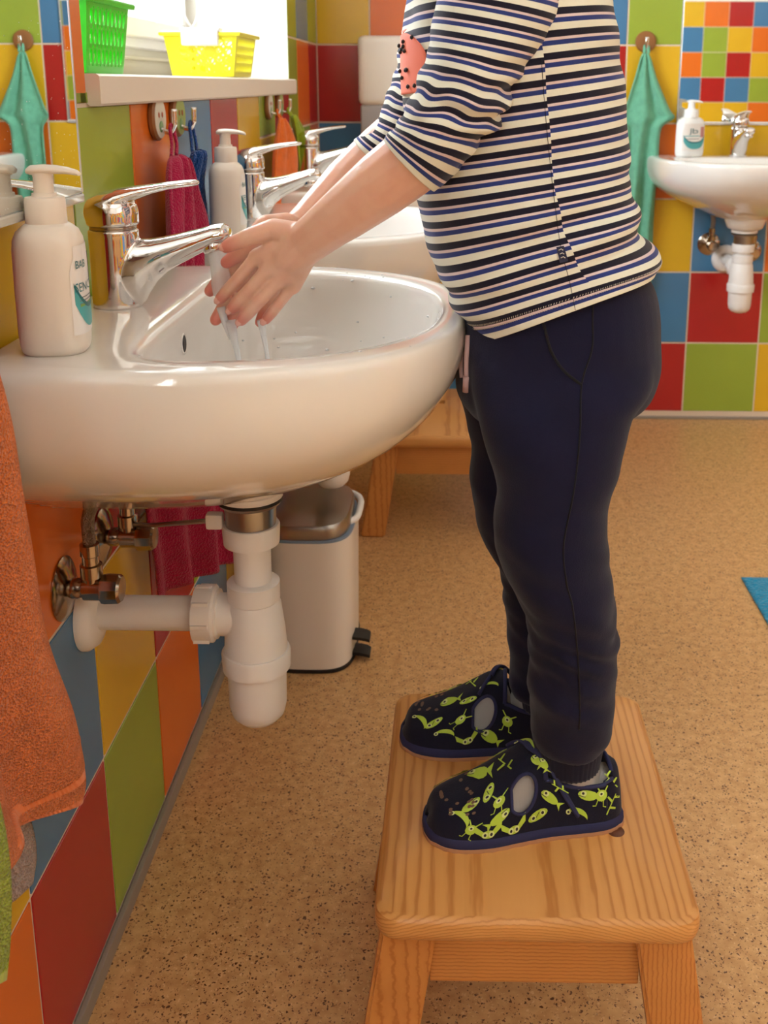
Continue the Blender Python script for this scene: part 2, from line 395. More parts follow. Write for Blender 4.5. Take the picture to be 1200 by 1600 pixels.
TMESH = {}
def tile_mesh(w, h):
    k = (round(w, 4), round(h, 4))
    if k in TMESH: return TMESH[k]
    bm = bmesh.new(); g = .0022; b = .0006
    def q(i, d): return [bm.verts.new((x, d, z)) for x, z in ((g+i, g+i), (w-g-i, g+i), (w-g-i, h-g-i), (g+i, h-g-i))]
    A, B, Cc = q(0, -GR+.0001), q(0, -b), q(b, 0)
    for P, Q in ((A, B), (B, Cc)):
        for i in range(4): bm.faces.new((P[i], P[(i+1) % 4], Q[(i+1) % 4], Q[i]))
    bm.faces.new(Cc)
    me = bpy.data.meshes.new('tile'); bm.to_mesh(me); bm.free(); me.materials.append(None); TMESH[k] = me
    return me
def tile(parent, side, a0, a1, z0, z1, c):
    """local mesh: x along wall, y outward (front face at 0), z up"""
    o = bpy.data.objects.new('tile', tile_mesh(a1-a0, z1-z0)); COL.objects.link(o); o.parent = parent
    if side == 'left': o.matrix_local = Matrix.Translation((0, a1, z0)) @ Matrix.Rotation(radians(-90), 4, 'Z')
    elif side == 'back': o.matrix_local = Matrix.Translation((a1, YB, z0)) @ Matrix.Rotation(radians(180), 4, 'Z')
    elif side == 'front': o.matrix_local = Matrix.Translation((a0, YF, z0))
    o.material_slots[0].link = 'OBJECT'; o.material_slots[0].material = TILE[c]
Z = [.0214+.2*j for j in range(9)]
# left wall, lower rows (joints measured from the photograph)
yl = [-.0124+.2*k for k in range(-2, 15)]; yl[-1] = YB
def row(side, par, bounds, z0, z1, cols):
    for (a, b), c in zip(zip(bounds, bounds[1:]), cols):
        if c != '-': tile(par, side, a, b, z0, z1, c)
#                   -.41 -.21 -.01 .19 .39 .59 .79 .99 1.19 1.39 1.59 1.79 1.99 2.19 2.39 2.59
row('left', wall_left, yl, Z[0], Z[1], 'gbyrgorgobygroby')
row('left', wall_left, yl, Z[1], Z[2], 'yrobrybyrgobrygo')
row('left', wall_left, yl, Z[2], Z[3], 'bgyroborgbyrgboy')
yu = [.0262-.6+.2*k for k in range(0, 14)]  # -.574 .. 2.026
row('left', wall_left, yu, Z[3], .70, 'rbyogybryyoygr'[:13])
row('left', wall_left, yu, .70, .90, 'bygrobryg'[:8]+'gobryg'[:5])
up = [.4262, .6262, .8262, 1.0262, WY0]
for k, cols in enumerate(('rgoo', 'byrg', 'gobr')):
    z0, z1 = (.90+.2*k, 1.10+.2*k)
    row('left', wall_left, up, z0, z1, cols)
row('left', wall_left, [1.0262, 1.2262, 1.4262, 1.6262, 1.8262, 2.0262], .90, WZ0, 'gobry')
far = [2.0262, 2.205, 2.390, 2.530, 2.722, YB]
row('left', wall_left, far, Z[3], Z[4], 'yobgo'); 
far2 = [2.0262, 2.205, 2.390]
row('left', wall_left, far2, Z[4], WZ0, 'gr')
row('left', wall_left, [2.390, 2.530, 2.722, YB], Z[4], Z[5], '-or')
tile(wall_left, 'left', 2.390, WY1, Z[4], WZ0, 'g'); tile(wall_left, 'left', WY1, 2.530, Z[4], Z[5], 'g')
tile(wall_left, 'left', WY1, 2.530, Z[5], Z[6], 'g'); row('left', wall_left, [2.530, 2.722, YB], Z[5], Z[6], 'bg')
row('left', wall_left, [WY1, 2.530, 2.722, YB], Z[6], Z[7], 'yor'); row('left', wall_left, [WY1, 2.530, 2.722, YB], Z[7], Z[8], 'rgb')
# back wall
X0 = 1.0137
xb = [0.0, .1400, .3400, .4137+.2, X0-.2, X0, X0+.2, X0+.4, X0+.6, X0+.8, X0+1.0, X0+1.2, X0+1.4, X0+1.6, X0+1.8, X0+2.0, X0+2.2, XR]
rows_b = ['ygbyrgyrbgoyrgbor', 'rybobrgboyrgbyorg', 'gobryboygrbyogryb', 'boyyoyyobgybrogyb', 'rrgryrygboyrgborg', 'yogbgybrobgyrobgy', 'yobrgbgyrobgyrobg', 'gybyrgbyogrboygro']
for j in range(8): row('back', wall_back, xb, Z[j], Z[j+1], rows_b[j])
# wall behind the camera (seen in the mirror)
xf = [2.178+.2*i for i in range(-5, 6)]
zf = [.38+.2*i for i in range(0, 7)]
cf = ['gyrbogyrbg', 'orybgyyyob', 'bgoyrbrbgy', 'rbygrogryo', 'gyrobbgyor', 'brygoyorbg']
for j in range(6): row('front', wall_front, xf, zf[j], zf[j+1], cf[j])
row('front', wall_front, xf, .18, .38, 'yrbgoyrbgo'); row('front', wall_front, xf, .0, .18, 'rgoybrgyob')

# window in the left wall
win = bpy.data.objects.new('window_1', None); COL.objects.link(win); win.location = (-.25, WY0, WZ0); struct(win, 'white plastic window above the sill')
def wpart(name, a, m, bev=.004, parent=win):
    bm = bbox(*a, bev=bev); return finish(name, bm, m, parent, off=win.location, sharp=40)
wpart('lower_panel', (-.262, -.246, WY0+.0, WY1, WZ0, 1.0), M_beige, 0)
wpart('panel_moulding', (-.252, -.240, WY0, WY1, .965, .972), M_beige, .002)
def frame(x0, x1, y0, y1, z0, z1, w, name):
    bm = bmesh.new()
    for a in ((y0, y1, z0, z0+w), (y0, y1, z1-w, z1), (y0, y0+w, z0+w, z1-w), (y1-w, y1, z0+w, z1-w)):
        bb = bbox(x0, x1, a[0], a[1], a[2], a[3], .003, 1); me = bpy.data.meshes.new('t'); bb.to_mesh(me); bb.free(); bm.from_mesh(me); bpy.data.meshes.remove(me)
    return finish(name, bm, M_frame, win, off=win.location, sharp=40)
frame(-.285, -.238, WY0, WY1, .985, WZ1, .024, 'outer_frame')
frame(-.275, -.215, WY0+.022, 1.735, 1.004, WZ1-.022, .036, 'sash'); frame(-.275, -.215, 1.735, WY1-.022, 1.004, WZ1-.022, .036, 'sash')
for y0, y1 in ((WY0+.055, 1.702), (1.768, WY1-.055)): wpart('pane', (-.252, -.246, y0, y1, 1.036, WZ1-.055), M_glass, 0)
# second window of the left wall, behind the camera
w2 = bpy.data.objects.new('window_2', None); COL.objects.link(w2); w2.location = (-.25, VY0, WZ0); struct(w2, 'white plastic window behind the camera')
bm = bmesh.new(); vm = (VY0+VY1)/2
for a in ((VY0, VY1, WZ0, WZ0+.06), (VY0, VY1, WZ1-.06, WZ1), (VY0, VY0+.06, WZ0+.06, WZ1-.06), (VY1-.06, VY1, WZ0+.06, WZ1-.06), (vm-.04, vm+.04, WZ0+.06, WZ1-.06)): box(bm, -.285, -.225, *a)
finish('frame', bm, M_frame, w2, shade=False, off=w2.location)
for y0, y1 in ((VY0+.06, vm-.04), (vm+.04, VY1-.06)): finish('pane', bbox(-.256, -.250, y0, y1, WZ0+.06, WZ1-.06, bev=0), M_glass, w2, shade=False, off=w2.location)
# sill with its folded front lip
prof = [(-.245, .9155), (-.245, .931), (.010, .931), (.0135, .9285), (.0135, .9015), (.011, .899), (.002, .899), (-.001, .9015), (-.001, .9155)]
bm = bmesh.new(); loft(bm, [[(x, y, z) for x, z in prof] for y in (WY0+.001, 2.415 if False else WY1-.001)])
sill = finish('trim_5', bm, M_sill, sharp=40); struct(sill, 'cream plastic window sill with a rounded front lip')
bm = bmesh.new(); pr2 = [p for p in prof if p[0] > -.02]; pr2 = [(.0005, .931), (.010, .931), (.0135, .9285), (.0135, .9015), (.011, .899), (.002, .899), (.0005, .9015)]
loft(bm, [[(x, y, z) for x, z in pr2] for y in (WY1-.001, 2.42)]); finish('sill_end', bm, M_sill, sill, sharp=40)

# ------------------------------------------------------------------ wash basins
def ray_poly(poly, c, ang):
    d = Vector((cos(ang), sin(ang))); best = 0
    for (x0, y0), (x1, y1) in zip(poly, poly[1:]+poly[:1]):
        ex, ey = x1-x0, y1-y0; den = d.x*ey-d.y*ex
        if abs(den) < 1e-12: continue
        t = ((x0-c[0])*ey-(y0-c[1])*ex)/den; s = ((x0-c[0])*d.y-(y0-c[1])*d.x)/den
        if t > 0 and -1e-6 <= s <= 1+1e-6: best = max(best, t)
    return best
def outline(xb, xs, xt, hw, p, n=60):
    """flat back at xb, straight sides to xs, then a superellipse nose to xt; half width hw"""
    pts = [(xb, -hw)]
    for i in range(n+1):
        t = -pi/2+pi*i/n
        pts.append((xs+(xt-xs)*abs(cos(t))**p, hw*(abs(sin(t))**p)*(1 if sin(t) > 0 else -1)))
    pts.append((xb, hw)); return pts
NA = 96; BC = (.19, 0.0)
ANG = [2*pi*i/NA for i in range(NA)]
def ringpts(poly, z, c=BC): 
    out = []
    for a in ANG:
        r = ray_poly(poly, c, a); out.append(Vector((c[0]+cos(a)*r, c[1]+sin(a)*r, z)))
    return out
RIM = .7185
def build_basin():
    O = lambda s_x, s_y: outline(.002, .10*s_x, .384*s_x, .243*s_y, .80)
    I = outline(.116, .165, .357, .193, .86)
    # soften the corners of the bowl's straight back edge
    outer = ringpts(O(1, 1), RIM); inner = ringpts(I, RIM)
    def soft(r, it):
        for _ in range(it): r = [(r[i-1]+r[i]*2+r[(i+1) % NA])/4 for i in range(NA)]
        return r
    inner = soft(inner, 8)
    dr = [Vector((.172+.022*cos(a), .022*sin(a), 0)) for a in ANG]
    rings = []
    for k, z in ((0, .588), (.3, .5895), (.5, .595), (.68, .606), (.82, .625), (.91, .650), (.96, .678), (.985, .700), (1.0, .711)):
        rings.append([Vector((dr[i].x*(1-k)+inner[i].x*k, dr[i].y*(1-k)+inner[i].y*k, z)) for i in range(NA)])
    for k, z in ((.06, .7155), (.16, .7180), (.4, .7187), (.75, .7187), (.9, .7178), (.965, .7145), (.992, .709)):
        rings.append([Vector((inner[i].x*(1-k)+outer[i].x*k, inner[i].y*(1-k)+outer[i].y*k, z)) for i in range(NA)])
    for z, xt, hy in ((.700, .384, .243), (.685, .381, .243), (.668, .376, .241), (.655, .368, .238), (.640, .3585, .231), (.626, .346, .220), (.612, .331, .204), (.598, .312, .182), (.585, .293, .156), (.571, .269, .127), (.558, .243, .100), (.547, .221, .078), (.540, .205, .060)):
        po = outline(.002, .10*xt/.384, xt, hy, .80); c = (.19*xt/.384, 0)
        rings.append(ringpts(po, z, c))
    rings.append([Vector((.171+.030*cos(a), .030*sin(a), .5375)) for a in ANG])
    bm = bmesh.new(); loft(bm, rings, cap0=False, cap1=True)
    return bm
def basin_thing(label, loc, rotz=0.0):
    t = thing('wash_basin', label, 'wash basin', loc, rotz, 'white ceramic wash basins')
    b = finish('bowl', build_basin(), M_ceramic, t)
    bm = bmesh.new(); lathe(bm, [(.0225, 0), (.0225, .003), (.019, .004), (.012, .0015), (0, .0015)], (.172, 0, .5865), n=28); finish('drain_plug', bm, M_chrome, t)
    bvb_ = BVHTree.FromObject(b, bpy.context.evaluated_depsgraph_get()); d_ = ray(287, 537)
    hp, hn, _, _ = bvb_.ray_cast(CAM-Vector((0, .970, 0)), d_)
    if hn.dot(d_) > 0: hn = -hn
    bm = bmesh.new(); lathe(bm, [(.0100, -.001), (.0100, .0006), (.0085, .0012), (.0080, .0004)], hp, hn, n=24, cap1=False); finish('overflow_ring', bm, M_ceramic, t)
    bm = bmesh.new(); lathe(bm, [(.0082, .0003), (.0082, .0005)], hp, hn, n=24); finish('overflow_hole', bm, M_black, t)
    return t
YS = (.970, 1.626, 2.282)
b1 = basin_thing('nearest white wash basin, with the child washing hands over it', (0, YS[0], 0))
b2 = dup(b1, (0, YS[1], 0), 0, 'white wash basin behind the hands, second along the left wall')
b3 = dup(b1, (0, YS[2], 0), 0, 'white wash basin furthest along the left wall, in the corner')
XS2 = 1.107; DZ2 = .022
b4 = dup(b1, (XS2, YB, .7185*.13+DZ2), radians(-90), 'white wash basin on the back wall beside the mint towel'); b4.scale = (1.0, .95, .87)
# date stamp on the near flank of the first basin
vs, fs = text_bm('10 15', .0058)
bmst = bmesh.new(); bv = BVHTree.FromObject(b1.children[0], bpy.context.evaluated_depsgraph_get())
C0 = at(7, 624, .79); 
dcam = Vector((0, 1, 0)); vv = []
for x, y, z in vs:
    o = Vector((.0365+x*.62, -.5, .6795+y)); h = bv.ray_cast(o, dcam)[0]
    vv.append(bmst.verts.new((h if h else o+Vector((0, .28, 0))) - Vector((0, .0006, 0))))
for f in fs:
    try: bmst.faces.new([vv[i] for i in f])
    except Exception: pass
finish('date_stamp', bmst, M_ink, b1)

# ------------------------------------------------------------------ mixer taps
def tap_thing(label, loc, rotz=0.0):
    t = thing('mixer_tap', label, 'tap', loc, rotz, 'chrome lever mixer taps')
    x0 = .055
    bm = bmesh.new()
    lathe(bm, [(.0226, 0), (.0230, .002), (.0228, .012), (.0226, .03), (.0226, .05), (.0228, .066), (.0230, .0715), (.0215, .073)], (x0, 0, 0), n=40)
    # spout: loft rising slowly, deep at the root
    rings = []
    for s, zc, h, w in ((-.004, .033, .032, .0200), (.012, .0325, .032, .0200), (.022, .0335, .030, .0195), (.028, .0385, .0252, .0185), (.036, .0440, .0200, .0175), (.047, .0495, .0162, .0162), (.060, .0545, .0140, .0155), (.080, .0620, .0112, .0145), (.094, .0672, .0100, .0140), (.104, .0690, .0092, .0130), (.1085, .0690, .0055, .0085)):
        rings.append([(x0+s-.12*h*sin(2*pi*i/28), w*cos(2*pi*i/28), zc+h*sin(2*pi*i/28)*(1.0 if sin(2*pi*i/28) > 0 else 1.0)) for i in range(28)])
    loft(bm, rings)
    me = remesh(bm, .0012, 8, .5); o = link_mesh('body', me, M_chrome, t)
    bm = bmesh.new(); lathe(bm, [(.0212, .0725), (.0212, .0765)], (x0, 0, 0), n=40); finish('joint_ring', bm, M_chrome_dull, t)
    # lever: cap plus a long blade
    bm = bmesh.new()
    lathe(bm, [(.0225, .0760), (.0238, .0775), (.0238, .088), (.0225, .095), (.0180, .099), (.003, .100)], (x0, 0, 0), n=40)
    rings = []
    for s, zc, h, w in ((-.0235, .0875, .008, .010), (-.020, .0895, .0115, .0175), (-.010, .0935, .0125, .0215), (.006, .0995, .0105, .0205), (.022, .1055, .0068, .0170), (.038, .1095, .0048, .0142), (.054, .1125, .0038, .0120), (.068, .1142, .0034, .0105), (.077, .1150, .0031, .0090), (.0815, .1152, .0018, .0055)):
        rings.append([(x0+s, w*cos(2*pi*i/24), zc+h*sin(2*pi*i/24)) for i in range(24)])
    loft(bm, rings)
    me = remesh(bm, .0012, 8, .5); link_mesh('lever', me, M_chrome, t)
    bm = bmesh.new(); ax = Vector((.25, 0, -1)).normalized()
    lathe(bm, [(.0110, -.006), (.0112, .006), (.0106, .0075), (.0090, .0075), (.0088, .005), (0, .005)], (x0+.092, 0, .0600), ax, n=28); finish('aerator', bm, M_chrome, t)
    bm = bmesh.new(); lathe(bm, [(.0026, 0), (.0026, .0008), (0, .001)], (x0+.021, 0, .088), (1, 0, 0), n=12); finish('hot_cold_mark', bm, mat('tap_mark', (170, 30, 60), .4), t)
    return t
t1 = tap_thing('chrome lever tap running water onto the child\'s hands', (0, YS[0], RIM))
t2 = dup(t1, (0, YS[1], RIM), 0, 'chrome lever tap behind the hands, beside the second soap bottle')
t3 = dup(t1, (0, YS[2], RIM), 0, 'chrome lever tap furthest along the left wall, before the blue tile')
t4 = dup(t1, (XS2, YB, RIM+DZ2), radians(-90), 'chrome lever tap on the back wall basin, seen from the front')

# ------------------------------------------------------------------ traps and valves
def trap_thing(label, loc, rotz, zt, zp, zb, fun=0.0):
    t = thing('bottle_trap', label, 'drain trap', loc, rotz, 'white bottle traps under the basins')
    X = .171
    def L(name, prof, m, o=(X, 0, 0), ax=(0, 0, 1)):
        bm = bmesh.new(); lathe(bm, prof, o, ax, 36); return finish(name, bm, m, t, sharp=45)
    L('ceramic_flange', [(.030, zt), (.033, zt-.003), (.0325, zt-.009), (.029, zt-.011)], M_pvc)
    if fun: L('ceramic_funnel', [(.054, zt+fun), (.050, zt+fun*.6), (.044, zt+.003), (.036, zt-.001)], M_ceramic)
    L('gasket', [(.0325, zt-.0095), (.0325, zt-.0125)], M_black)
    L('tailpiece', [(.0315, zt-.0125), (.030, zt-.016), (.0255, zt-.018), (.0245, zt-.044)], M_steel)
    L('coupling_nut', [(.0275, zt-.038), (.0285, zt-.040), (.0275, zt-.058), (.0225, zt-.060)], M_pvc)
    L('inlet_pipe', [(.0185, zt-.055), (.0185, zp+.03)], M_pvc)
    L('collar_nut', [(.0225, zp+.036), (.0262, zp+.034), (.0262, zp+.016), (.0230, zp+.013)], M_pvc)
    bm = bmesh.new()
    lathe(bm, [(.0235, zp+.016), (.027, zp+.010), (.0305, zp-.02), (.0318, zp-.043)], (X, 0, 0), n=36)
    tube(bm, [(X, 0, zp-.004), (X-.045, 0, zp-.002)], .0215, 24)
    finish('trap_body', bm, M_pvc, t, sharp=45)
    L('cup_nut', [(.0335, zp-.040), (.0350, zp-.043), (.0342, zp-.060), (.0300, zp-.062)], M_pvc)
    L('cup', [(.0300, zp-.058), (.0292, zb+.022), (.0265, zb+.011), (.020, zb+.004), (.010, zb+.0008), (.0005, zb)], M_pvc)
    bm = bmesh.new(); lathe(bm, [(.0215, 0), (.0285, .001), (.0285, .020), (.025, .022), (.025, .024), (.0215, .025)], (X-.060, 0, zp-.002), (1, 0, 0), 24)
    for i in range(8):
        a = 2*pi*i/8; box(bm, X-.058, X-.042, .0283*cos(a)-.0018, .0283*cos(a)+.0018, zp-.002+.0283*sin(a)-.0018, zp-.002+.0283*sin(a)+.0018)
    finish('outlet_nut', bm, M_pvc, t, sharp=45)
    L('outlet_pipe', [(.0175, .0), (.0175, X-.045)], M_pvc, (.001, 0, zp-.002), (1, 0, 0))
    L('wall_rosette', [(.0385, 0), (.0385, .005), (.033, .013), (.020, .016)], M_pvc, (.0005, 0, zp-.002), (1, 0, 0))
    bm = bmesh.new(); tube(bm, [(X-.028, -.004, zt-.033), (.06, .042, zt-.06), (.034, .058, zt-.066)], .0025, 8); finish('popup_rod', bm, M_steel, t)
    bm = bbox(X-.043, X-.026, -.010, .002, zt-.042, zt-.026, .003, 2); finish('rod_clamp', bm, M_pvc, t, sharp=40)
    return t
trap_thing('white plastic bottle trap and waste pipe under the nearest basin', (0, YS[0], 0), 0, .5385, .404, .281)
trap_thing('white trap cup showing below the nearest basin, right of the steel bin lid', (0, YS[1], 0), 0, .5385, .404, .281)
trap_thing('white trap under the corner basin of the left wall', (0, YS[2], 0), 0, .5385, .404, .281)
trap_thing('white bottle trap under the basin on the back wall', (XS2, YB, 0), radians(-90), .5640, .4620, .345, .030)

def valve_thing(label, loc, rotz, hose):
    t = thing('angle_valve', label, 'valve', loc, rotz, 'chrome angle valves')
    def L(name, prof, m, o=(0, 0, 0), ax=(1, 0, 0), n=28):
        if ax == (1, 0, 0): prof = [(r, h*.80) for r, h in prof]
        bm = bmesh.new(); lathe(bm, prof, o, ax, n); return finish(name, bm, m, t, sharp=35)
    L('rosette', [(.031, .0005), (.031, .002), (.026, .006), (.013, .011), (.0105, .012)], M_chrome_dull)
    L('valve_body', [(.0095, .008), (.0100, .020), (.0090, .022), (.0090, .026), (.0115, .027), (.0115, .047), (.0100, .048)], M_chrome_dull)
    L('knob', [(.010, .046), (.0140, .048), (.0145, .052), (.0140, .068), (.0120, .071), (.0005, .0715)], M_chrome_dull, n=10)
    L('outlet_nut', [(.0085, .006), (.0085, .012), (.0105, .013), (.0105, .025), (.0080, .026), (.0080, .034), (.0092, .035), (.0092, .046), (.007, .047)], M_chrome_dull, (.0288, 0, 0), (0, 0, 1), 18)
    bm = bmesh.new(); tube(bm, crom(hose, 8), .0062, 12); finish('braided_hose', bm, mat('braided_steel', (150, 140, 130), .35, metal=1.0, bump=('voronoi', 900, .8, .002)), t)
    return t
zv = .455
valve_thing('chrome angle valve nearest the orange towel, with a braided hose', (0, .917, zv), 0, [(.0288, 0, .044), (.030, .002, .075), (.044, .010, .10), (.052, .03, .135), (.055, .045, .18)])
valve_thing('chrome angle valve beside the magenta towel, under the nearest basin', (0, 1.031, zv+.002), 0, [(.0288, 0, .044), (.030, 0, .07), (.044, -.02, .12), (.055, -.05, .18)])
valve_thing('round chrome valve left of the trap on the back wall', (XS2-.048, YB, .500), radians(-90), [(.0288, 0, .044), (.034, .0, .07), (.04, -.012, .12), (.045, -.02, .16)])
valve_thing('chrome valve right of the trap on the back wall', (XS2+.065, YB, .482), radians(-90), [(.0288, 0, .044), (.034, 0, .07), (.04, -.01, .12), (.045, -.02, .16)])

# ------------------------------------------------------------------ mirrors
def mirror_thing(label, loc, rotz, w, h, so=0.0):
    """local: x outward, y along, z up"""
    t = thing('wall_mirror', label, 'mirror', loc, rotz)
    if so: finish('mounting_box', bbox(.0005-so, .0005, .03, w-.03, .03, h-.03, bev=0), M_white, t, shade=False)
    finish('mirror_glass', bbox(.0005, .0050, .004, w-.004, .008, h, bev=.0008, seg=1), M_mirror, t, shade=False)
    finish('bevelled_edge', bbox(.0004, .0062, 0, w, 0, .008, bev=.002, seg=2), mat('mirror_edge', (225, 228, 226), .12, metal=.6), t, shade=False)
    finish('side_edge', bbox(.0004, .0056, w-.004, w, .008, h, bev=.001, seg=1), MATS['mirror_edge'], t, shade=False)
    finish('side_edge', bbox(.0004, .0056, 0, .004, .008, h, bev=.001, seg=1), MATS['mirror_edge'], t, shade=False)
    return t
mr1 = mirror_thing('splashed mirror above the nearest basin, at the left edge of the picture', (.039, .40, .820), 0, .530, .75, so=.0385)
mirror_thing('mirror above the back wall basin reflecting small coloured tiles', (.952, YB, .818), radians(-90), .95, .75)
mirror_thing('mirror hung on the back wall behind the child', (.38, YB, .818), radians(-90), .38, .75)

bm = bmesh.new(); rgm = random.Random(8)
for k in range(150):
    y_, z_ = .30+.22*rgm.random(), .012+.14*rgm.random()**2
    ball(bm, (.0051, y_, z_), rgm.uniform(.0002, .0005), (.3, 1, 1), 1)
spots_ = finish('water_spots', bm, mat('dried_spot', (225, 226, 222), .6), mr1); spots_['kind'] = 'stuff'

# ------------------------------------------------------------------ soap bottles
def bottle_thing(label, loc, rotz, wx, wy, h, group='white pump soap bottles', simple=False, cr_=.0150, pr=0.0):
    """label on the local +x face; local z from 0"""
    t = thing('soap_bottle', label, 'soap bottle', loc, rotz, group)
    n = 48
    def sec(z, k, e=.72):
        return [(wx*k*(abs(cos(a))**e)*(1 if cos(a) > 0 else -1), wy*k*(abs(sin(a))**e)*(1 if sin(a) > 0 else -1), z) for a in [2*pi*i/n for i in range(n)]]
    prof = [(0, .86), (.002, .93), (.006, .975), (h*.15, 1.0), (h*.5, 1.0), (h*.80, .985), (h*.88, .95), (h*.94, .85), (h*.98, .68), (h, .56)]
    bm = bmesh.new(); loft(bm, [sec(z, k) for z, k in prof]); finish('bottle_body', bm, M_plastic if not simple else M_white, t)
    mm_ = M_plastic if not simple else M_white
    bm = bmesh.new(); lathe(bm, [(cr_, h-.001), (cr_*1.02, h+.001), (cr_*1.0, h+.0175), (cr_*.94, h+.0195), (cr_*.62, h+.020), (cr_*.60, h+.0225)], n=36); finish('collar', bm, mm_, t, sharp=50)
    bm = bmesh.new(); lathe(bm, [(cr_*.50, h+.021), (cr_*.47, h+.034), (cr_*.54, h+.0385)], n=28); finish('pump_stem', bm, mm_, t, sharp=50)
    rings = []
    for s, zc, hh, w in ((-.014, .0595, .003, .007), (-.011, .060, .0045, .0095), (0, .0605, .0048, .0105), (.012, .0605, .0042, .009), (.024, .0598, .0034, .0065), (.034, .0582, .0026, .005), (.0365, .0572, .0018, .0042)):
        c_, s_ = cos(pr), sin(pr); rings.append([(s*.76*c_-.9*w*cos(2*pi*i/20)*s_, s*.76*s_+.9*w*cos(2*pi*i/20)*c_, h+zc-.0205+.8*hh*sin(2*pi*i/20)) for i in range(20)])
    bm = bmesh.new(); loft(bm, rings); finish('pump_head', bm, mm_, t, sharp=60)
    def surf(a, z, off=.0004):
        e = .72; k = smooth_tab(prof, z)
        return Vector(((wx+off)*k*(abs(cos(a))**e)*(1 if cos(a) > 0 else -1), (wy+off)*k*(abs(sin(a))**e)*(1 if sin(a) > 0 else -1), z))
    def patch(name, poly_fn, m, off, nu=14, nv=14, par=t):
        bm = bmesh.new(); G = [[bm.verts.new(surf(*poly_fn(i/nu, j/nv), off)) for i in range(nu+1)] for j in range(nv+1)]
        for j in range(nv):
            for i in range(nu): bm.faces.new((G[j][i], G[j][i+1], G[j+1][i+1], G[j+1][i]))
        return finish(name, bm, m, par)
    # label field: angle -A..A, heights
    A = .95; z0, z1 = h*.16, h*.84
    lab = patch('label', lambda u, v: ((2*u-1)*A*min(1, .55+1.2*sin(pi*min(.5, max(.12, 1-v)))*.5), z0+(z1-z0)*v), M_label, .0003)
    patch('label_swoosh', lambda u, v: ((2*u-1)*.82, z0+.02*h+(.20*h*(2*u-1)**2+.02*h)+v*(.17*h-.04*h*(2*u-1)**2)), M_teal, .0006, par=lab)
    patch('label_swoosh_edge', lambda u, v: ((2*u-1)*.84, z0+.19*h+(.18*h*(2*u-1)**2)+v*.035*h), M_dteal, .0008, par=lab)
    patch('label_mark', lambda u, v: (.32+.55*u*.8, h*(.50+.26*v)), M_purple if not simple else M_pink, .0007, 8, 8, par=lab)
    def words(s, size, a0, z, m):
        vs, fs = text_bm(s, size); bm = bmesh.new(); r = (wx+wy)*.5
        V = [bm.verts.new(surf(a0+x/r, z+y, .0009)) for x, y, _ in vs]
        for f in fs:
            try: bm.faces.new([V[i] for i in f])
            except Exception: pass
        return finish('label_lettering', bm, m, lab)
    if not simple:
        words('BAB', h*.085, -.72, h*.67, M_dteal); words('SENCI', h*.10, -.80, h*.49, M_dteal); 
        for k in range(3): patch('label_line', lambda u, v, k=k: (-.62+1.0*u, h*(.44-.025*k+.008*v)), M_lgrey, .0007, 6, 2, par=lab)
        patch('label_leaf', lambda u, v: (-.60+.8*u, h*(.372+.02*v+.01*u)), M_leaf, .0007, 6, 2, par=lab)
    else:
        words('Jb', h*.18, -.30, h*.60, M_dteal); patch('label_line', lambda u, v: (-.7+1.0*u, h*(.52+.02*v)), M_teal, .0007, 6, 2, par=lab)
        patch('label_line', lambda u, v: (-.6+.8*u, h*(.45+.015*v)), M_lgrey, .0007, 6, 2, par=lab)
    return t
bottle_thing('large cream pump soap bottle standing on the nearest basin, by the mirror', (.060, .800, RIM), radians(10), .0262, .0268, .100, pr=radians(-10))
bottle_thing('cream pump soap bottle on the second basin, beside the blue towel', (.058, 1.452, RIM), radians(10), .0245, .0250, .100, pr=radians(-10))
bottle_thing('white pump soap bottle on the back wall basin', (.972, 2.795, RIM+DZ2), radians(-66), .0215, .0385, .100, simple=True, cr_=.0180, pr=radians(50))

# ------------------------------------------------------------------ hooks and towels
def hook_thing(label, loc, rotz, face, art=True):
    t = thing('towel_hook', label, 'hook', loc, rotz, 'round picture towel hooks')
    def L(name, prof, m, o=(0, 0, 0), ax=(1, 0, 0), n=32, par=t):
        bm = bmesh.new(); lathe(bm, prof, o, ax, n); return finish(name, bm, m, par, sharp=40)
    L('disc', [(.0255, .0003), (.027, .002), (.027, .006), (.0245, .0085)], M_wood_hook)
    if art:
        d = L('picture', [(.0240, .0086), (.0238, .0092)], face)
        bm = bmesh.new(); ball(bm, (.0095, -.008, .004), .0035, (.2, 1, 1.2), 1); ball(bm, (.0095, .007, .004), .0035, (.2, 1, 1.2), 1); finish('picture_spots', bm, mat('hook_spot', (180, 86, 52), .4), d)
        bm = bmesh.new(); ball(bm, (.0095, 0, -.010), .009, (.1, 1, .8), 2); finish('picture_leaf', bm, mat('hook_leaf', (136, 176, 120), .4), d)
    bm = bmesh.new(); tube(bm, crom([(.006, 0, -.008), (.012, 0, -.015), (.020, 0, -.016), (.0255, 0, -.008), (.0265, 0, .011)], 6), [.0028]*6+[.0032]*6+[.0042]*6+[.0055]*6+[.0058], 12, flat=((1, 0, 0), .6))
    finish('chrome_hook', bm, M_chrome, t); return t
F_w = mat('hook_white', (226, 220, 205), .35); F_g = mat('hook_green', (150, 172, 92), .35)
hz = .880
HK = {'m': 1.318, 'b': 1.415, 'fo': 2.09, 'fg': 2.20, 'x': 2.135, 'no': .665, 'ng': .560}
hook_thing('towel hook with a white picture disc, holding the magenta towel', (0, 1.318, hz), 0, F_w)
hook_thing('towel hook with a green picture disc, holding the blue towel', (0, 1.415, hz), 0, F_g)
hook_thing('towel hook with a pale disc, holding the far orange towel', (0, 2.105, hz), 0, F_w)
hook_thing('towel hook holding the far lime towel near the corner', (0, 2.235, hz), 0, F_g)
hook_thing('towel hook holding the near orange towel', (0, .640, .86), 0, F_w)
hook_thing('towel hook holding the near lime towel', (0, .500, .86), 0, F_g)
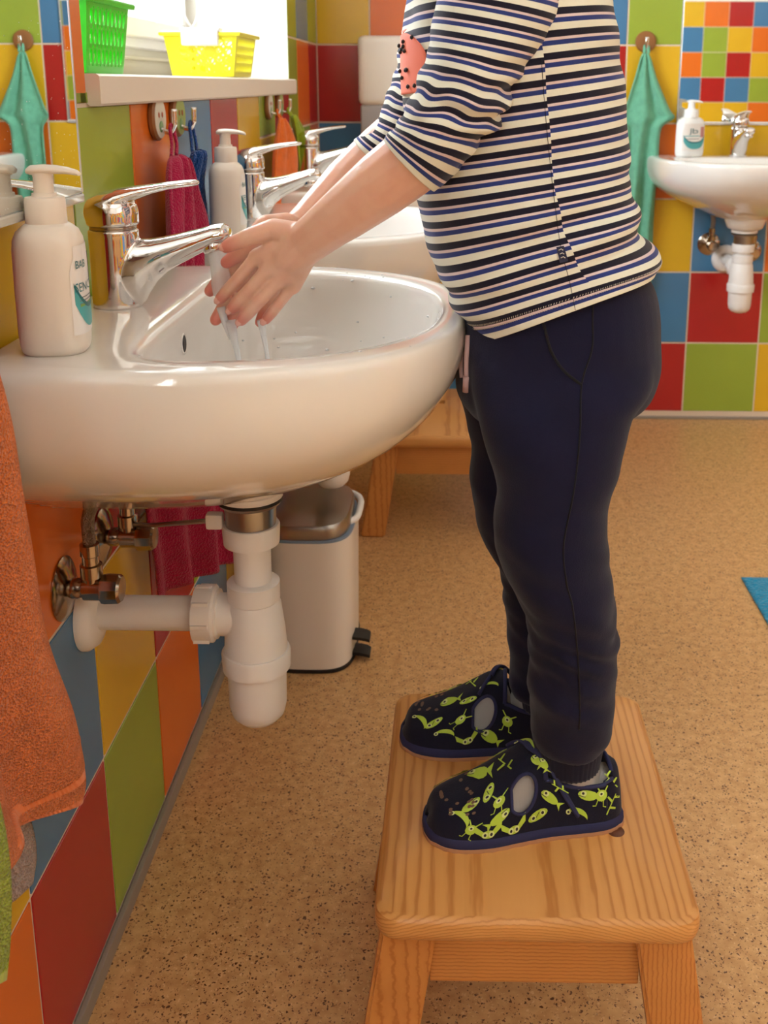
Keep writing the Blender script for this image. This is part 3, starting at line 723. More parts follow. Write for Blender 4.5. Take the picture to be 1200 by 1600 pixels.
hook_thing('brown round hook on the back wall, holding the mint towel', (.861, YB, 1.030), radians(-90), mat('hook_brown', (176, 120, 82), .3), art=False)

def towel(name, label, rows, m, side='left', nfold=3, ph=0.0, loop=None, thick=.004, ns=64, sub=8, group='hanging hand towels', hem=None, band=None, seed=1.0, tz=0.0):
    """rows: (z, a0, a1, depth, amp) from top to bottom; a runs along the wall, depth away from it"""
    R = crom([Vector((r[0], r[1], r[2])) for r in rows], sub); D = crom([Vector((r[3], r[4], r[5] if len(r) > 5 else 0)) for r in rows], sub)
    a_m = (rows[0][1]+rows[0][2])/2; top = rows[0][0]
    base = Vector((0, a_m, rows[-1][0])) if side == 'left' else Vector((a_m, YB, rows[-1][0]))
    t = thing(name, label, 'towel', base, 0, group)
    bm = bmesh.new(); G = []; N = len(R)
    for i in range(N):
        z, a0, a1 = R[i]; dep, amp, tl = D[i]; line = []
        for k in range(ns+1):
            s = k/ns; a = a0+(a1-a0)*s
            w = cos(2*pi*nfold*s+ph+.8*sin(3*s+z*7+seed))
            w2 = noise.noise(Vector((s*5*nfold/3+seed, z*9, seed)))
            d = dep+tl*s+amp*(w*.75+w2*.7)
            d = max(d, .004)
            zz = z+.004*noise.noise(Vector((s*6, seed, 0)))*(1 if i == N-1 else 0) + tz*(1-s)*(i/(N-1))**3
            line.append(bm.verts.new((d, a, zz) if side == 'left' else (a, YB-d, zz)))
        G.append(line)
    for i in range(N-1):
        f_i = i/(N-1)
        for k in range(ns):
            f = bm.faces.new((G[i][k], G[i][k+1], G[i+1][k+1], G[i+1][k]))
            if hem and f_i > hem: f.material_index = 1
            if band and band[0] < f_i < band[1]: f.material_index = 1
    o = finish('cloth', bm, m, t, off=base); solidify(o, thick, 0)
    if loop:
        lp = [Vector(p)-base for p in loop]
        bm = bmesh.new(); tube(bm, crom(lp, 8), .0042, 8, flat=((1, 0, 0) if side == 'left' else (0, 1, 0), .5)); finish('hanging_loop', bm, m if not isinstance(m, list) else m[0], t)
    return t
lp = lambda y, yt, zt: [(.026, yt-.012, zt), (.024, y-.011, .85), (.0215, y-.006, hz-.0115), (.0215, y+.006, hz-.0115), (.024, y+.011, .85), (.026, yt+.012, zt)]
towel('hand_towel', 'magenta towel hanging behind the nearest tap and down below the basin',
      [(.835, 1.285, 1.325, .030, .004), (.828, 1.262, 1.338, .033, .008), (.80, 1.235, 1.350, .036, .011), (.745, 1.205, 1.370, .040, .011), (.71, 1.226, 1.345, .038, .009), (.64, 1.226, 1.34, .034, .009, .01), (.57, 1.165, 1.31, .028, .009, .04), (.48, 1.115, 1.26, .020, .008, .075), (.41, 1.12, 1.26, .018, .008, .078), (.36, 1.135, 1.26, .016, .008, .080), (.325, 1.15, 1.26, .014, .008, .082)], [T_ma], nfold=3, ph=.5, loop=lp(1.318, 1.305, .835), seed=2.2)
towel('hand_towel', 'navy blue towel between the magenta towel and the soap bottle',
      [(.835, 1.395, 1.425, .030, .003), (.828, 1.385, 1.437, .032, .006), (.79, 1.375, 1.462, .021, .007), (.748, 1.350, 1.492, .020, .006), (.728, 1.335, 1.480, .019, .006), (.705, 1.312, 1.372, .018, .006), (.60, 1.318, 1.370, .018, .006), (.45, 1.318, 1.370, .018, .006)], [T_bl], nfold=2, ph=2.0, loop=lp(1.415, 1.41, .835), seed=5.1)
towel('hand_towel', 'orange towel hanging behind the second tap',
      [(.855, 2.085, 2.115, .030, .003), (.835, 2.06, 2.15, .032, .006), (.80, 2.02, 2.18, .034, .010), (.748, 1.965, 2.20, .034, .010), (.728, 1.95, 2.13, .032, .008), (.705, 1.925, 2.028, .030, .007), (.60, 1.91, 2.028, .030, .007), (.5, 1.905, 2.026, .030, .007)], [T_of], nfold=2, ph=1.0, loop=[(.028, 2.09, .852), (.0215, 2.101, hz-.0115), (.0215, 2.109, hz-.0115), (.028, 2.118, .852)], seed=7.7)
towel('hand_towel', 'lime green towel in the far corner, behind the taps',
      [(.858, 2.225, 2.255, .030, .003), (.845, 2.215, 2.275, .033, .006), (.80, 2.24, 2.37, .036, .009), (.76, 2.26, 2.42, .036, .009), (.735, 2.27, 2.46, .034, .008), (.725, 2.275, 2.47, .034, .008)], [T_gf], nfold=2, ph=.2, loop=[(.028, 2.225, .856), (.0215, 2.231, hz-.0115), (.0215, 2.239, hz-.0115), (.028, 2.25, .856)], seed=3.3)
towel('hand_towel', 'greyish towel peeking out below the near orange towel',
      [(.835, .634, .650, .020, .002), (.80, .620, .655, .022, .004), (.6, .60, .69, .024, .006), (.40, .60, .715, .026, .007), (.33, .60, .722, .028, .008), (.302, .605, .712, .028, .008)], [T_grey], nfold=2, ph=.4, thick=.006, seed=4.4)
# near pair at the left edge of the picture
towel('hand_towel', 'thick orange terry towel at the left edge, in front of the waste pipe',
      [(.835, .630, .655, .034, .004), (.80, .605, .672, .045, .010), (.735, .570, .690, .055, .016), (.63, .545, .712, .060, .018), (.507, .525, .742, .062, .018), (.43, .515, .770, .062, .018), (.385, .515, .790, .062, .017), (.378, .515, .793, .062, .016), (.350, .518, .800, .062, .015), (.328, .525, .797, .060, .014)], [T_or, T_hem], nfold=2, ph=2.6, loop=[(.032, .632, .832), (.022, .636, .847), (.022, .644, .847), (.032, .652, .832)], thick=.007, hem=.955, band=(.755, .835), seed=1.4, tz=.13)
towel('hand_towel', 'lime green terry towel at the lower left corner of the picture',
      [(.835, .490, .512, .050, .004), (.80, .470, .515, .070, .008), (.70, .45, .520, .085, .010), (.58, .44, .533, .092, .010), (.48, .43, .546, .094, .010), (.42, .43, .551, .094, .010), (.395, .43, .551, .094, .010), (.376, .43, .546, .094, .010)], [T_gr, T_ghem], nfold=1.4, ph=2.9, loop=[(.045, .492, .832), (.022, .496, .847), (.022, .504, .847), (.045, .51, .832)], thick=.007, hem=.93, seed=6.4)
towel('hand_towel', 'mint green towel hanging by a corner on the back wall',
      [(1.000, .853, .866, .022, .002), (.985, .846, .874, .024, .005), (.93, .832, .893, .026, .008), (.86, .812, .926, .028, .011), (.838, .804, .941, .028, .011), (.822, .812, .918, .028, .012), (.800, .822, .906, .028, .013), (.72, .820, .902, .030, .013), (.60, .822, .900, .030, .013), (.48, .824, .902, .030, .013), (.38, .826, .904, .030, .012)], [T_te], side='back', nfold=2.2, ph=1.2, loop=[(.856, YB-.024, 1.0), (.857, YB-.0215, 1.0185), (.865, YB-.0215, 1.0185), (.866, YB-.024, 1.0)], seed=9.2)

# ------------------------------------------------------------------ paper towel dispenser
t = thing('paper_towel_dispenser', 'cream paper towel dispenser with a grey base on the back wall', 'dispenser', (.19, YB, .60))
def dpart(name, a, m, bev): finish(name, bbox(*a, bev=bev, seg=4), m, t, off=t.location, sharp=50)
dpart('cover', (.118, .36, YB-.120, YB-.001, .868, 1.040), M_plastic, .020)
dpart('tray', (.123, .355, YB-.112, YB-.001, .735, .869), M_grey, .006)

# ------------------------------------------------------------------ step stools
def stool_thing(label, loc):
    """origin at floor, centre of the seat"""
    t = thing('step_stool', label, 'stool', loc, 0, 'pine step stools')
    hw, hd, zt, th = .1425, .1765, .225, .026
    # seat with rounded corners and a hand slot
    n = 8; r = .022; pts = []
    for cx, cy, a0 in ((hw-r, hd-r, 0), (-hw+r, hd-r, 90), (-hw+r, -hd+r, 180), (hw-r, -hd+r, 270)):
        for i in range(n+1):
            a = radians(a0+90*i/n); pts.append((cx+r*cos(a), cy+r*sin(a)))
    slot = []; sw, sd = .045, .013
    for p in pts:                          # slot outline with the same vertex count
        a = atan2(p[1]/hd, p[0]/hw); k = 1/max(abs(cos(a)), abs(sin(a))); slot.append((sw*cos(a)*k-.042, sd*sin(a)*k+.065))
    bm = bmesh.new(); rings = []
    def ring(ins, z): return [(x*(hw-ins)/hw, y*(hd-ins)/hd, z) for x, y in pts]
    rings = [[(x, y, zt-th) for x, y in slot]] + [ring(.006, zt-th), ring(.001, zt-th+.005), ring(0, zt-th+.010), ring(0, zt-.008), ring(.0015, zt-.003), ring(.006, zt)]
    rings += [[((x+.042)*1.04-.042, y, zt) for x, y in slot], [(x, y, zt-.003) for x, y in slot], [(x, y, zt-th) for x, y in slot]]
    loft(bm, rings, False, False); finish('seat', bm, M_pine, t, sharp=40)
    for sx in (-1, 1):
        for sy in (-1, 1):
            bm = bmesh.new(); wx, wy = .050, .026
            topc = Vector((sx*(hw-.031), sy*(hd-.036), zt-th)); botc = Vector((sx*(hw+.000), sy*(hd-.036+.018), 0))
            if sy > 0: botc.y = hd-.036-.02+.0
            rg = []
            for c in (botc, topc):
                rg.append([(c.x-wx/2, c.y-wy/2, c.z), (c.x+wx/2, c.y-wy/2, c.z), (c.x+wx/2, c.y+wy/2, c.z), (c.x-wx/2, c.y+wy/2, c.z)])
            loft(bm, rg); bmesh.ops.bevel(bm, geom=list(bm.edges), offset=.003, segments=2, affect='EDGES'); finish('leg', bm, M_pine_leg, t, sharp=40)
    for sy in (-1, 1):
        finish('apron', bbox(-hw+.048, hw-.048, sy*(hd-.040)-.009, sy*(hd-.040)+.009, zt-th-.068, zt-th, .002), M_pine_apron, t, sharp=40)
    for sx in (-1, 1):
        finish('side_rail', bbox(sx*(hw-.034)-.009, sx*(hw-.034)+.009, -hd+.052, hd-.058, zt-th-.050, zt-th, .002), M_pine, t, sharp=40)
    return t
STX, STY, STZ = .4465, .9415, .225
s1 = stool_thing('pine step stool the child stands on', (STX, STY, 0))
s2 = dup(s1, (.343, 2.225, 0), 0, 'pine step stool standing empty behind the nearest basin')
bm = bmesh.new(); lathe(bm, [(.0085, -.0006), (.008, .0004), (0, .0005)], (.529-STX, .880-STY, STZ), n=20); finish('wood_knot', bm, M_knot, s1)

# ------------------------------------------------------------------ pedal bin
t = thing('pedal_bin', 'white pedal bin with a steel lid behind the waste pipe', 'bin', (.135, 1.62, 0))
def rr(cx, cy, hx, hy, z, e=.55, n=56):
    return [(cx+hx*(abs(cos(a))**e)*(1 if cos(a) > 0 else -1), cy+hy*(abs(sin(a))**e)*(1 if sin(a) > 0 else -1), z) for a in [2*pi*i/n for i in range(n)]]
bx, by = .138, 1.622
def bpart(name, rings, m): 
    bm = bmesh.new(); loft(bm, rings); return finish(name, bm, m, t, off=t.location, sharp=45)
bpart('base_ring', [rr(bx, by, .069, .096, 0), rr(bx, by, .0715, .0985, .001), rr(bx, by, .0715, .0985, .007)], M_black)
bpart('body', [rr(bx, by, .0695, .0970, .006), rr(bx, by, .0700, .0975, .012), rr(bx, by, .0715, .0985, .15), rr(bx, by, .0725, .0995, .226)], M_binwhite)
bpart('bag_edge', [rr(bx, by, .0715, .0985, .224), rr(bx, by, .0722, .0992, .2275), rr(bx, by, .0715, .0985, .230)], mat('bin_bag', (120, 140, 165), .3))
bm = bmesh.new(); rg_ = []
for k in range(15):
    a = radians(-75+150*k/14); rg_.append((bx+.0755*(abs(cos(a))**.55), by+.030+.0720*(abs(sin(a))**.55)*(1 if sin(a) > 0 else -1), .236-.004*cos(a)))
tube(bm, rg_, .0055, 8); finish('rim', bm, M_white, t, off=t.location)
bpart('lid', [rr(bx-.003, by, .0690, .0960, .228), rr(bx-.003, by, .0700, .0970, .232), rr(bx-.003, by, .0690, .0960, .247), rr(bx-.003, by, .0660, .0930, .2525), rr(bx-.003, by, .045, .066, .2575), rr(bx-.003, by, .02, .03, .259)], M_steel)
for zz in (.040, .012):
    bm = bmesh.new(); rings = []
    for s, w, dz in ((0, .016, 0), (.012, .016, -.001), (.022, .0155, -.003), (.028, .014, -.006)): rings.append([(bx+.068+s, 1.578-w, zz+dz), (bx+.068+s, 1.578+w, zz+dz), (bx+.068+s, 1.578+w, zz+dz+.005), (bx+.068+s, 1.578-w, zz+dz+.005)])
    loft(bm, rings); finish('pedal', bm, M_black, t, off=t.location, sharp=30)

# ------------------------------------------------------------------ blue mat
bm = bmesh.new(); nx, ny = 60, 90; mw, md = .45, .62
G = []
for j in range(ny+1):
    line = []
    for i in range(nx+1):
        x = .922+mw*i/nx; y = 1.878-md*j/ny
        e = min(i, nx-i, j, ny-j)
        z = .004 + (.006 if e > 2 else .002*e) + (.0022*noise.noise(Vector((x*90, y*90, 0))) if e > 1 else 0)
        line.append(bm.verts.new((x, y, z)))
    G.append(line)
for j in range(ny):
    for i in range(nx): bm.faces.new((G[j][i], G[j][i+1], G[j+1][i+1], G[j+1][i]))
mt = finish('bath_mat', bm, T_mat); solidify(mt, .0035); tag(mt, 'turquoise blue terry bath mat on the floor at the right edge', 'mat')

# ------------------------------------------------------------------ baskets and cord on the sill
def panel_slots(bm, P00, P10, P11, P01, rows_, cols_, hole=(.22, .12), mode='slot', rng=None):
    """quad panel with holes; P are corners; bilinear"""
    P00, P10, P11, P01 = map(Vector, (P00, P10, P11, P01))
    def B(u, v): return (P00*(1-u)+P10*u)*(1-v)+(P01*(1-u)+P11*u)*v
    m0, m1 = .05, .10
    us = [0]+[m0+(1-2*m0)*i/cols_ for i in range(cols_+1)]+[1]; vs_ = [0]+[m1+(1-2*m1)*i/rows_ for i in range(rows_+1)]+[1]
    for j in range(len(vs_)-1):
        for i in range(len(us)-1):
            u0, u1, v0, v1 = us[i], us[i+1], vs_[j], vs_[j+1]
            inner = 0 < i < len(us)-2 and 0 < j < len(vs_)-2
            if not inner or (mode == 'dots' and rng.random() < .25):
                bm.faces.new([bm.verts.new(B(*q)) for q in ((u0, v0), (u1, v0), (u1, v1), (u0, v1))]); continue
            n = 16; uc, vc = (u0+u1)/2, (v0+v1)/2; ru, rv = (u1-u0)/2, (v1-v0)/2
            if mode == 'dots':
                k = rng.uniform(.45, .95); uc += ru*rng.uniform(-.15, .15); vc += rv*rng.uniform(-.15, .15); hu = hv = k
            else: hu, hv = 1-hole[0]*2, 1-hole[1]*2
            O_, I_ = [], []
            for q in range(n):
                a = 2*pi*q/n+pi/n; c, s = cos(a), sin(a); k = 1/max(abs(c), abs(s))
                O_.append(bm.verts.new(B((u0+u1)/2+ru*c*k, (v0+v1)/2+rv*s*k)))
                I_.append(bm.verts.new(B(uc+ru*hu*c*(.9 if mode == 'dots' else 1), vc+rv*hv*s*(.9 if mode == 'dots' else 1))))
            for q in range(n): bm.faces.new((O_[q], O_[(q+1) % n], I_[(q+1) % n], I_[q]))
def basket(name, label, x0, x1, y0, y1, z0, h, tap_, m, mode, rows_, cx_, cy_, rng):
    t = thing(name, label, 'basket', ((x0+x1)/2, (y0+y1)/2, z0), 0)
    b = [(x0, y0), (x1, y0), (x1, y1), (x0, y1)]; cxm, cym = (x0+x1)/2, (y0+y1)/2
    tp = [(x+(tap_ if x > cxm else -tap_), y+(tap_ if y > cym else -tap_)) for x, y in b]
    bm = bmesh.new()
    for i in range(4):
        j = (i+1) % 4
        panel_slots(bm, (*b[i], z0), (*b[j], z0), (*tp[j], z0+h), (*tp[i], z0+h), rows_, cx_ if i % 2 == 0 else cy_, (.20, .10), mode if i % 2 == 0 or mode == 'slot' else 'slot', rng)
    bm.faces.new([bm.verts.new((*p, z0)) for p in b]); bmesh.ops.remove_doubles(bm, verts=bm.verts, dist=1e-5)
    o = finish('basket_wall', bm, m, t, off=t.location, shade=False); solidify(o, .0022, 0)
    bm = bmesh.new(); w = .006
    rim = lambda d, z: [(x+(d if x > cxm else -d), y+(d if y > cym else -d), z) for x, y in tp]
    loft(bm, [rim(0, z0+h-.004), rim(w, z0+h-.004), rim(w+.001, z0+h), rim(w, z0+h+.002), rim(-.002, z0+h+.002), rim(-.002, z0+h-.004), rim(0, z0+h-.004)], False, False)
    finish('rim', bm, m, t, off=t.location, shade=False)
    return t, tp
rng = random.Random(4)
basket('storage_basket', 'bright green slotted plastic basket on the left end of the sill', -.135, -.035, 1.19, 1.32, .9325, .079, .009, M_green_plastic, 'slot', 3, 7, 9, rng)
tb, tp = basket('storage_basket', 'yellow plastic basket with round holes and a white clip on the sill', -.108, -.006, 1.835, 1.985, .9325, .070, .010, M_yellow_plastic, 'dots', 4, 7, 12, rng)
finish('rim_cap', bbox(-.122, .008, 1.819, 1.831, 1.0005, 1.006, .002), M_white, tb, off=tb.location, sharp=40)
finish('clip', bbox(-.087, -.025, 1.814, 1.826, .982, 1.008, .004, 3), M_white, tb, off=tb.location, sharp=40)
finish('clip_top', bbox(-.089, -.023, 1.815, 1.845, 1.0055, 1.0115, .002, 2), M_white, tb, off=tb.location, sharp=40)
bm = bmesh.new(); tube(bm, crom([(-.185, 2.36, 1.30), (-.185, 2.36, 1.09), (-.188, 2.355, 1.055), (-.195, 2.34, 1.040), (-.202, 2.325, 1.055), (-.205, 2.32, 1.09), (-.205, 2.32, 1.30)], 8), .0022, 8)
tube(bm, [(-.195, 2.34, 1.042), (-.196, 2.34, 1.01), (-.197, 2.34, .985)], [.003, .0022, .0032], 10)
cd = finish('blind_cord', bm, M_white); tag(cd, 'white looped blind cord hanging in the window recess', 'cord')
# ceiling lamp (above the picture)
t = thing('ceiling_lamp', 'flat white ceiling lamp above the washroom', 'lamp', (1.5, .6, ZC))
finish('housing', bbox(1.2, 1.8, .0, 1.2, ZC-.07, ZC-.001, .01), M_white, t, off=t.location, sharp=40)

# ================================================================== the child
M_skin = None
def skin_mat():
    m = bpy.data.materials.new('skin'); m.use_nodes = True; nt = m.node_tree; b = nt.nodes['Principled BSDF']
    a = nt.nodes.new('ShaderNodeAttribute'); a.attribute_name = 'pink'
    mx = nt.nodes.new('ShaderNodeMix'); mx.data_type = 'RGBA'; mx.inputs['A'].default_value = lin((234, 184, 158)); mx.inputs['B'].default_value = lin((222, 124, 112))
    nt.links.new(a.outputs['Fac'], mx.inputs['Factor'])
    tc = nt.nodes.new('ShaderNodeTexCoord'); n = nt.nodes.new('ShaderNodeTexNoise'); n.inputs['Scale'].default_value = 45; n.inputs['Detail'].default_value = 3
    nt.links.new(tc.outputs['Object'], n.inputs['Vector'])
    m2 = nt.nodes.new('ShaderNodeMix'); m2.data_type = 'RGBA'; m2.inputs['B'].default_value = lin((216, 146, 118))
    mr = nt.nodes.new('ShaderNodeMapRange'); mr.inputs['From Min'].default_value = .45; mr.inputs['From Max'].default_value = .75; mr.inputs['To Max'].default_value = .35
    nt.links.new(n.outputs['Fac'], mr.inputs['Value']); nt.links.new(mr.outputs[0], m2.inputs['Factor']); nt.links.new(mx.outputs['Result'], m2.inputs['A'])
    nt.links.new(m2.outputs['Result'], b.inputs['Base Color'])
    b.inputs['Roughness'].default_value = .36; b.inputs['Specular IOR Level'].default_value = .5
    b.inputs['Subsurface Weight'].default_value = .25; b.inputs['Subsurface Radius'].default_value = (.005, .002, .001); b.inputs['Subsurface Scale'].default_value = 1.0
    n2 = nt.nodes.new('ShaderNodeTexNoise'); n2.inputs['Scale'].default_value = 500; nt.links.new(tc.outputs['Object'], n2.inputs['Vector'])
    bp = nt.nodes.new('ShaderNodeBump'); bp.inputs['Strength'].default_value = .12; bp.inputs['Distance'].default_value = .001
    nt.links.new(n2.outputs['Fac'], bp.inputs['Height']); nt.links.new(bp.outputs[0], b.inputs['Normal'])
    return m
M_skin = skin_mat()
M_hair = mat('hair', (120, 86, 52), .5, bump=('wave', 120, .5, .004))

def stripe_mat():
    m = bpy.data.materials.new('striped_jersey'); m.use_nodes = True; nt = m.node_tree; b = nt.nodes['Principled BSDF']
    a = nt.nodes.new('ShaderNodeAttribute'); a.attribute_name = 'stripe'
    fr = nt.nodes.new('ShaderNodeMath'); fr.operation = 'FRACT'; nt.links.new(a.outputs['Fac'], fr.inputs[0])
    cr = nt.nodes.new('ShaderNodeValToRGB'); cr.color_ramp.interpolation = 'LINEAR'
    dark, pink, blue, cream = lin((26, 24, 42)), lin((226, 204, 202)), lin((44, 58, 122)), lin((232, 230, 212))
    e = cr.color_ramp.elements; e[0].position = 0; e[0].color = dark; e[1].position = 1; e[1].color = cream
    for pos, c in ((.305, dark), (.325, pink), (.435, pink), (.455, blue), (.660, blue), (.68, cream), (.985, cream)):
        x = e.new(pos); x.color = c
    e[len(e)-1].color = dark
    nt.links.new(fr.outputs[0], cr.inputs['Fac']); nt.links.new(cr.outputs[0], b.inputs['Base Color'])
    b.inputs['Roughness'].default_value = .85; b.inputs['Specular IOR Level'].default_value = .2; b.inputs['Sheen Weight'].default_value = .15
    tc = nt.nodes.new('ShaderNodeTexCoord'); n = nt.nodes.new('ShaderNodeTexNoise'); n.inputs['Scale'].default_value = 900; nt.links.new(tc.outputs['Object'], n.inputs['Vector'])
    bp = nt.nodes.new('ShaderNodeBump'); bp.inputs['Strength'].default_value = .15; bp.inputs['Distance'].default_value = .001
    nt.links.new(n.outputs['Fac'], bp.inputs['Height']); nt.links.new(bp.outputs[0], b.inputs['Normal'])
    return m
M_stripe = stripe_mat()
M_navy = mat('navy_jersey', (24, 24, 48), .9, spec=.15, sheen=.12, bump=('noise', 700, .25, .001), var=(25, .10))
M_rib = mat('navy_rib', (24, 24, 46), .9, spec=.15, sheen=.1)
M_seam = mat('dark_seam', (8, 8, 16), .9)
M_cord = mat('drawstring', (196, 160, 156), .8)
M_coral = mat('coral_patch', (250, 132, 104), .7); M_tag = mat('navy_tag', (30, 32, 62), .7); M_thread = mat('cream_thread', (214, 204, 190), .8)
M_shoe = mat('navy_felt', (20, 21, 40), .85, spec=.2, sheen=.1, bump=('noise', 600, .3, .001))
M_bind = mat('navy_binding', (34, 38, 78), .8); M_sole = mat('tan_sole', (186, 136, 100), .7); M_sock = mat('grey_sock', (178, 172, 166), .95, bump=('wave', 420, .5, .001))
M_lime = mat('lime_print', (180, 208, 66), .6); M_limeline = mat('print_line', (24, 28, 34), .6); M_brown = mat('brown_print', (112, 84, 64), .6); M_eye = mat('print_eye', (214, 226, 150), .6)

PB = Vector((.44, .95, STZ))         # base of the figure
# ---- body mesh (arms, hands, shoulders, neck, head): one continuous surface
bm = bmesh.new()
ly = {'sh': .875, 'el': .845, 'cu': .857}
def A(u, v, y): return at(u, v, y)
# left arm (near the camera)
capsules(bm, [A(790, -45, .885), A(722, 160, .848), A(650, 247, .856), A(598, 287, .868), A(540, 332, .886), A(486, 372, .905)], [.034, .0235, .0275, .0268, .0232, .0186])
# right arm
capsules(bm, [A(770, -30, 1.03), A(690, 150, 1.055), A(600, 232, 1.04), A(540, 288, 1.02), A(478, 352, .992)], [.034, .0235, .0255, .0238, .0190])
capsules(bm, [A(790, -45, .885), A(785, -62, .95), A(770, -30, 1.03)], [.036, .05, .036])
# neck and head, bent down towards the basin
nb = A(770, -75, .95); hc = nb + Vector((-.045, 0, .115))
capsules(bm, [nb, nb+Vector((-.015, 0, .045))], [.034, .032])
ball(bm, hc, .078, (1.06, .88, 1.0), 4); ball(bm, hc+Vector((-.030, 0, -.042)), .050, (.95, .92, .95), 3)
ball(bm, hc+Vector((-.090, 0, -.018)), .011, (1, .8, .9), 2); ball(bm, hc+Vector((-.075, 0, -.048)), .014, (.7, 1.2, .45), 2)
for s in (-1, 1): ball(bm, hc+Vector((.004, s*.070, -.012)), .019, (.7, .35, 1.1), 2)
TIPS = []
def hand(bm, wrist, knuckles, fingers, thumb, arm, pr=.0088):
    mk = (knuckles[0]+knuckles[1]+knuckles[2]+knuckles[3])*.25; pc = wrist*.52+mk*.48
    capsules(bm, [arm, wrist, wrist*.72+mk*.28, pc], [.0212, .0192, .0182, .0172], flat=((0, 1, 0), .84))
    for K in knuckles: capsules(bm, [wrist, (wrist+K)*.5+Vector((0, 0, .000)), K], [.0150, .0115, pr*.92], flat=((0, 1, 0), .82))
    for a, b in zip(knuckles, knuckles[1:]): capsules(bm, [(a+wrist)*.5, (b+wrist)*.5], [.0112, .0112], flat=((0, 1, 0), .85)); capsules(bm, [a*.8+wrist*.2, b*.8+wrist*.2], [.0092, .0092], flat=((0, 1, 0), .85))
    for pts, r in fingers:
        n = len(pts); rad = [r*1.06, r*.98, r*1.0, r*.86][:n] if n == 4 else [r*1.05, r, r*.85]
        capsules(bm, pts, rad); TIPS.append((pts[-1], .012)); 
        for p in pts[1:-1]: TIPS.append((p, .005))
    capsules(bm, thumb[0], thumb[1]); TIPS.append((thumb[0][-1], .013))
# left hand, back towards the camera
wl = A(480, 378, .908)
KL = [A(401, 402, .922), A(417, 423, .916), A(436, 438, .916), A(457, 447, .922)]
FL = [([KL[0], A(372, 436, .926), A(355, 455, .932), A(344, 467, .937)], .0062), ([KL[1], A(388, 455, .920), A(372, 472, .926), A(362, 483, .931)], .0063),
      ([KL[2], A(406, 470, .918), A(388, 489, .923), A(377, 501, .928)], .0061), ([KL[3], A(436, 474, .922), A(424, 489, .926), A(415, 500, .930)], .0054)]
TL = ([A(462, 368, .912), A(428, 358, .916), A(388, 370, .914), A(366, 380, .916), A(353, 386, .918)], [.0125, .0098, .0078, .0070, .0058])
hand(bm, wl, KL, FL, TL, A(522, 346, .892))
# right hand, palm against the left
wr = A(474, 356, .988)
KR = [A(384, 392, .968), A(398, 412, .970), A(416, 428, .971), A(436, 440, .968)]
FR = [([KR[0], A(356, 424, .966), A(339, 442, .964), A(328, 455, .962)], .0066), ([KR[1], A(366, 458, .966), A(348, 483, .962), A(337, 500, .958)], .0068),
      ([KR[2], A(386, 472, .966), A(369, 497, .962), A(360, 512, .958)], .0066), ([KR[3], A(420, 476, .964), A(411, 493, .960), A(406, 504, .956)], .0058)]
TR = ([A(448, 352, .972), A(414, 352, .955), A(388, 384, .944), A(366, 402, .942), A(354, 410, .942)], [.0120, .0098, .0080, .0072, .0060])
hand(bm, wr, KR, FR, TR, A(508, 322, 1.006))
me = remesh(bm, .0013, 9, .5)
pk = me.attributes.new('pink', 'FLOAT', 'POINT')
hc_t = [(Vector(p), r) for p, r in TIPS]
vals = []
xlim = A(520, 380, .95).x
for v in me.vertices:
    k = 0.0
    if v.co.x < xlim and v.co.z < .82:
        for p, r in hc_t:
            d = (v.co-p).length
            if d < r*1.6: k = max(k, (1-d/(r*1.6))*(.95 if r > .01 else .4))
    elif v.co.z > .9 and v.co.x < hc.x-.04: k = .2
    vals.append(min(1, k*1.3))
pk.data.foreach_set('value', vals)
shift(me, PB)
person = link_mesh('person', me, M_skin); person.location = PB
tag(person, 'child in a striped shirt and navy trousers standing on a stool washing hands', 'person')
# nails of the near hand
for (pts, r), off in list(zip(FL, (0, 0, 0, 0)))+[((TL[0], .0062), 0)]:
    p, q = Vector(pts[-1]), Vector(pts[-2]); d = (p-q).normalized()
    bmn = bmesh.new(); ball(bmn, (0, 0, 0), .0042, (1.15, .35, .8), 2)
    nrm = Vector((0, -1, .25)); nrm = (nrm-d*nrm.dot(d)).normalized(); w = d.cross(nrm)
    R_ = Matrix((d, nrm, w)).transposed().to_4x4()
    bmesh.ops.transform(bmn, matrix=Matrix.Translation(p+d*.0005+nrm*r*.62) @ R_, verts=bmn.verts)
    finish('finger_nail', bmn, mat('nail', (238, 176, 160), .25), person, off=PB)
# hair and face
bm = bmesh.new()
for v in ball(bm, hc+Vector((.012, 0, .014)), .083, (1.06, .90, .98), 4): pass
for v in list(bm.verts):
    d = v.co-hc
    if d.x < -.045 and d.z < .035 or d.z < -.045: bm.verts.remove(v)
hr = finish('hair', bm, M_hair, person, off=PB); solidify(hr, .006)
for s in (-1, 1):
    bm = bmesh.new(); ball(bm, hc+Vector((-.077, s*.028, .004)), .009, (.6, 1, .8), 2); finish('eye', bm, mat('eye_white', (240, 238, 235), .2), person, off=PB)
    bm = bmesh.new(); ball(bm, hc+Vector((-.0815, s*.028, .003)), .0042, (.5, 1, 1), 2); finish('iris', bm, M_ink, person, off=PB)
bm = bmesh.new(); ball(bm, hc+Vector((-.0835, 0, -.048)), .010, (.25, 1.3, .28), 2); finish('lips', bm, mat('lips', (200, 110, 100), .4), person, off=PB)

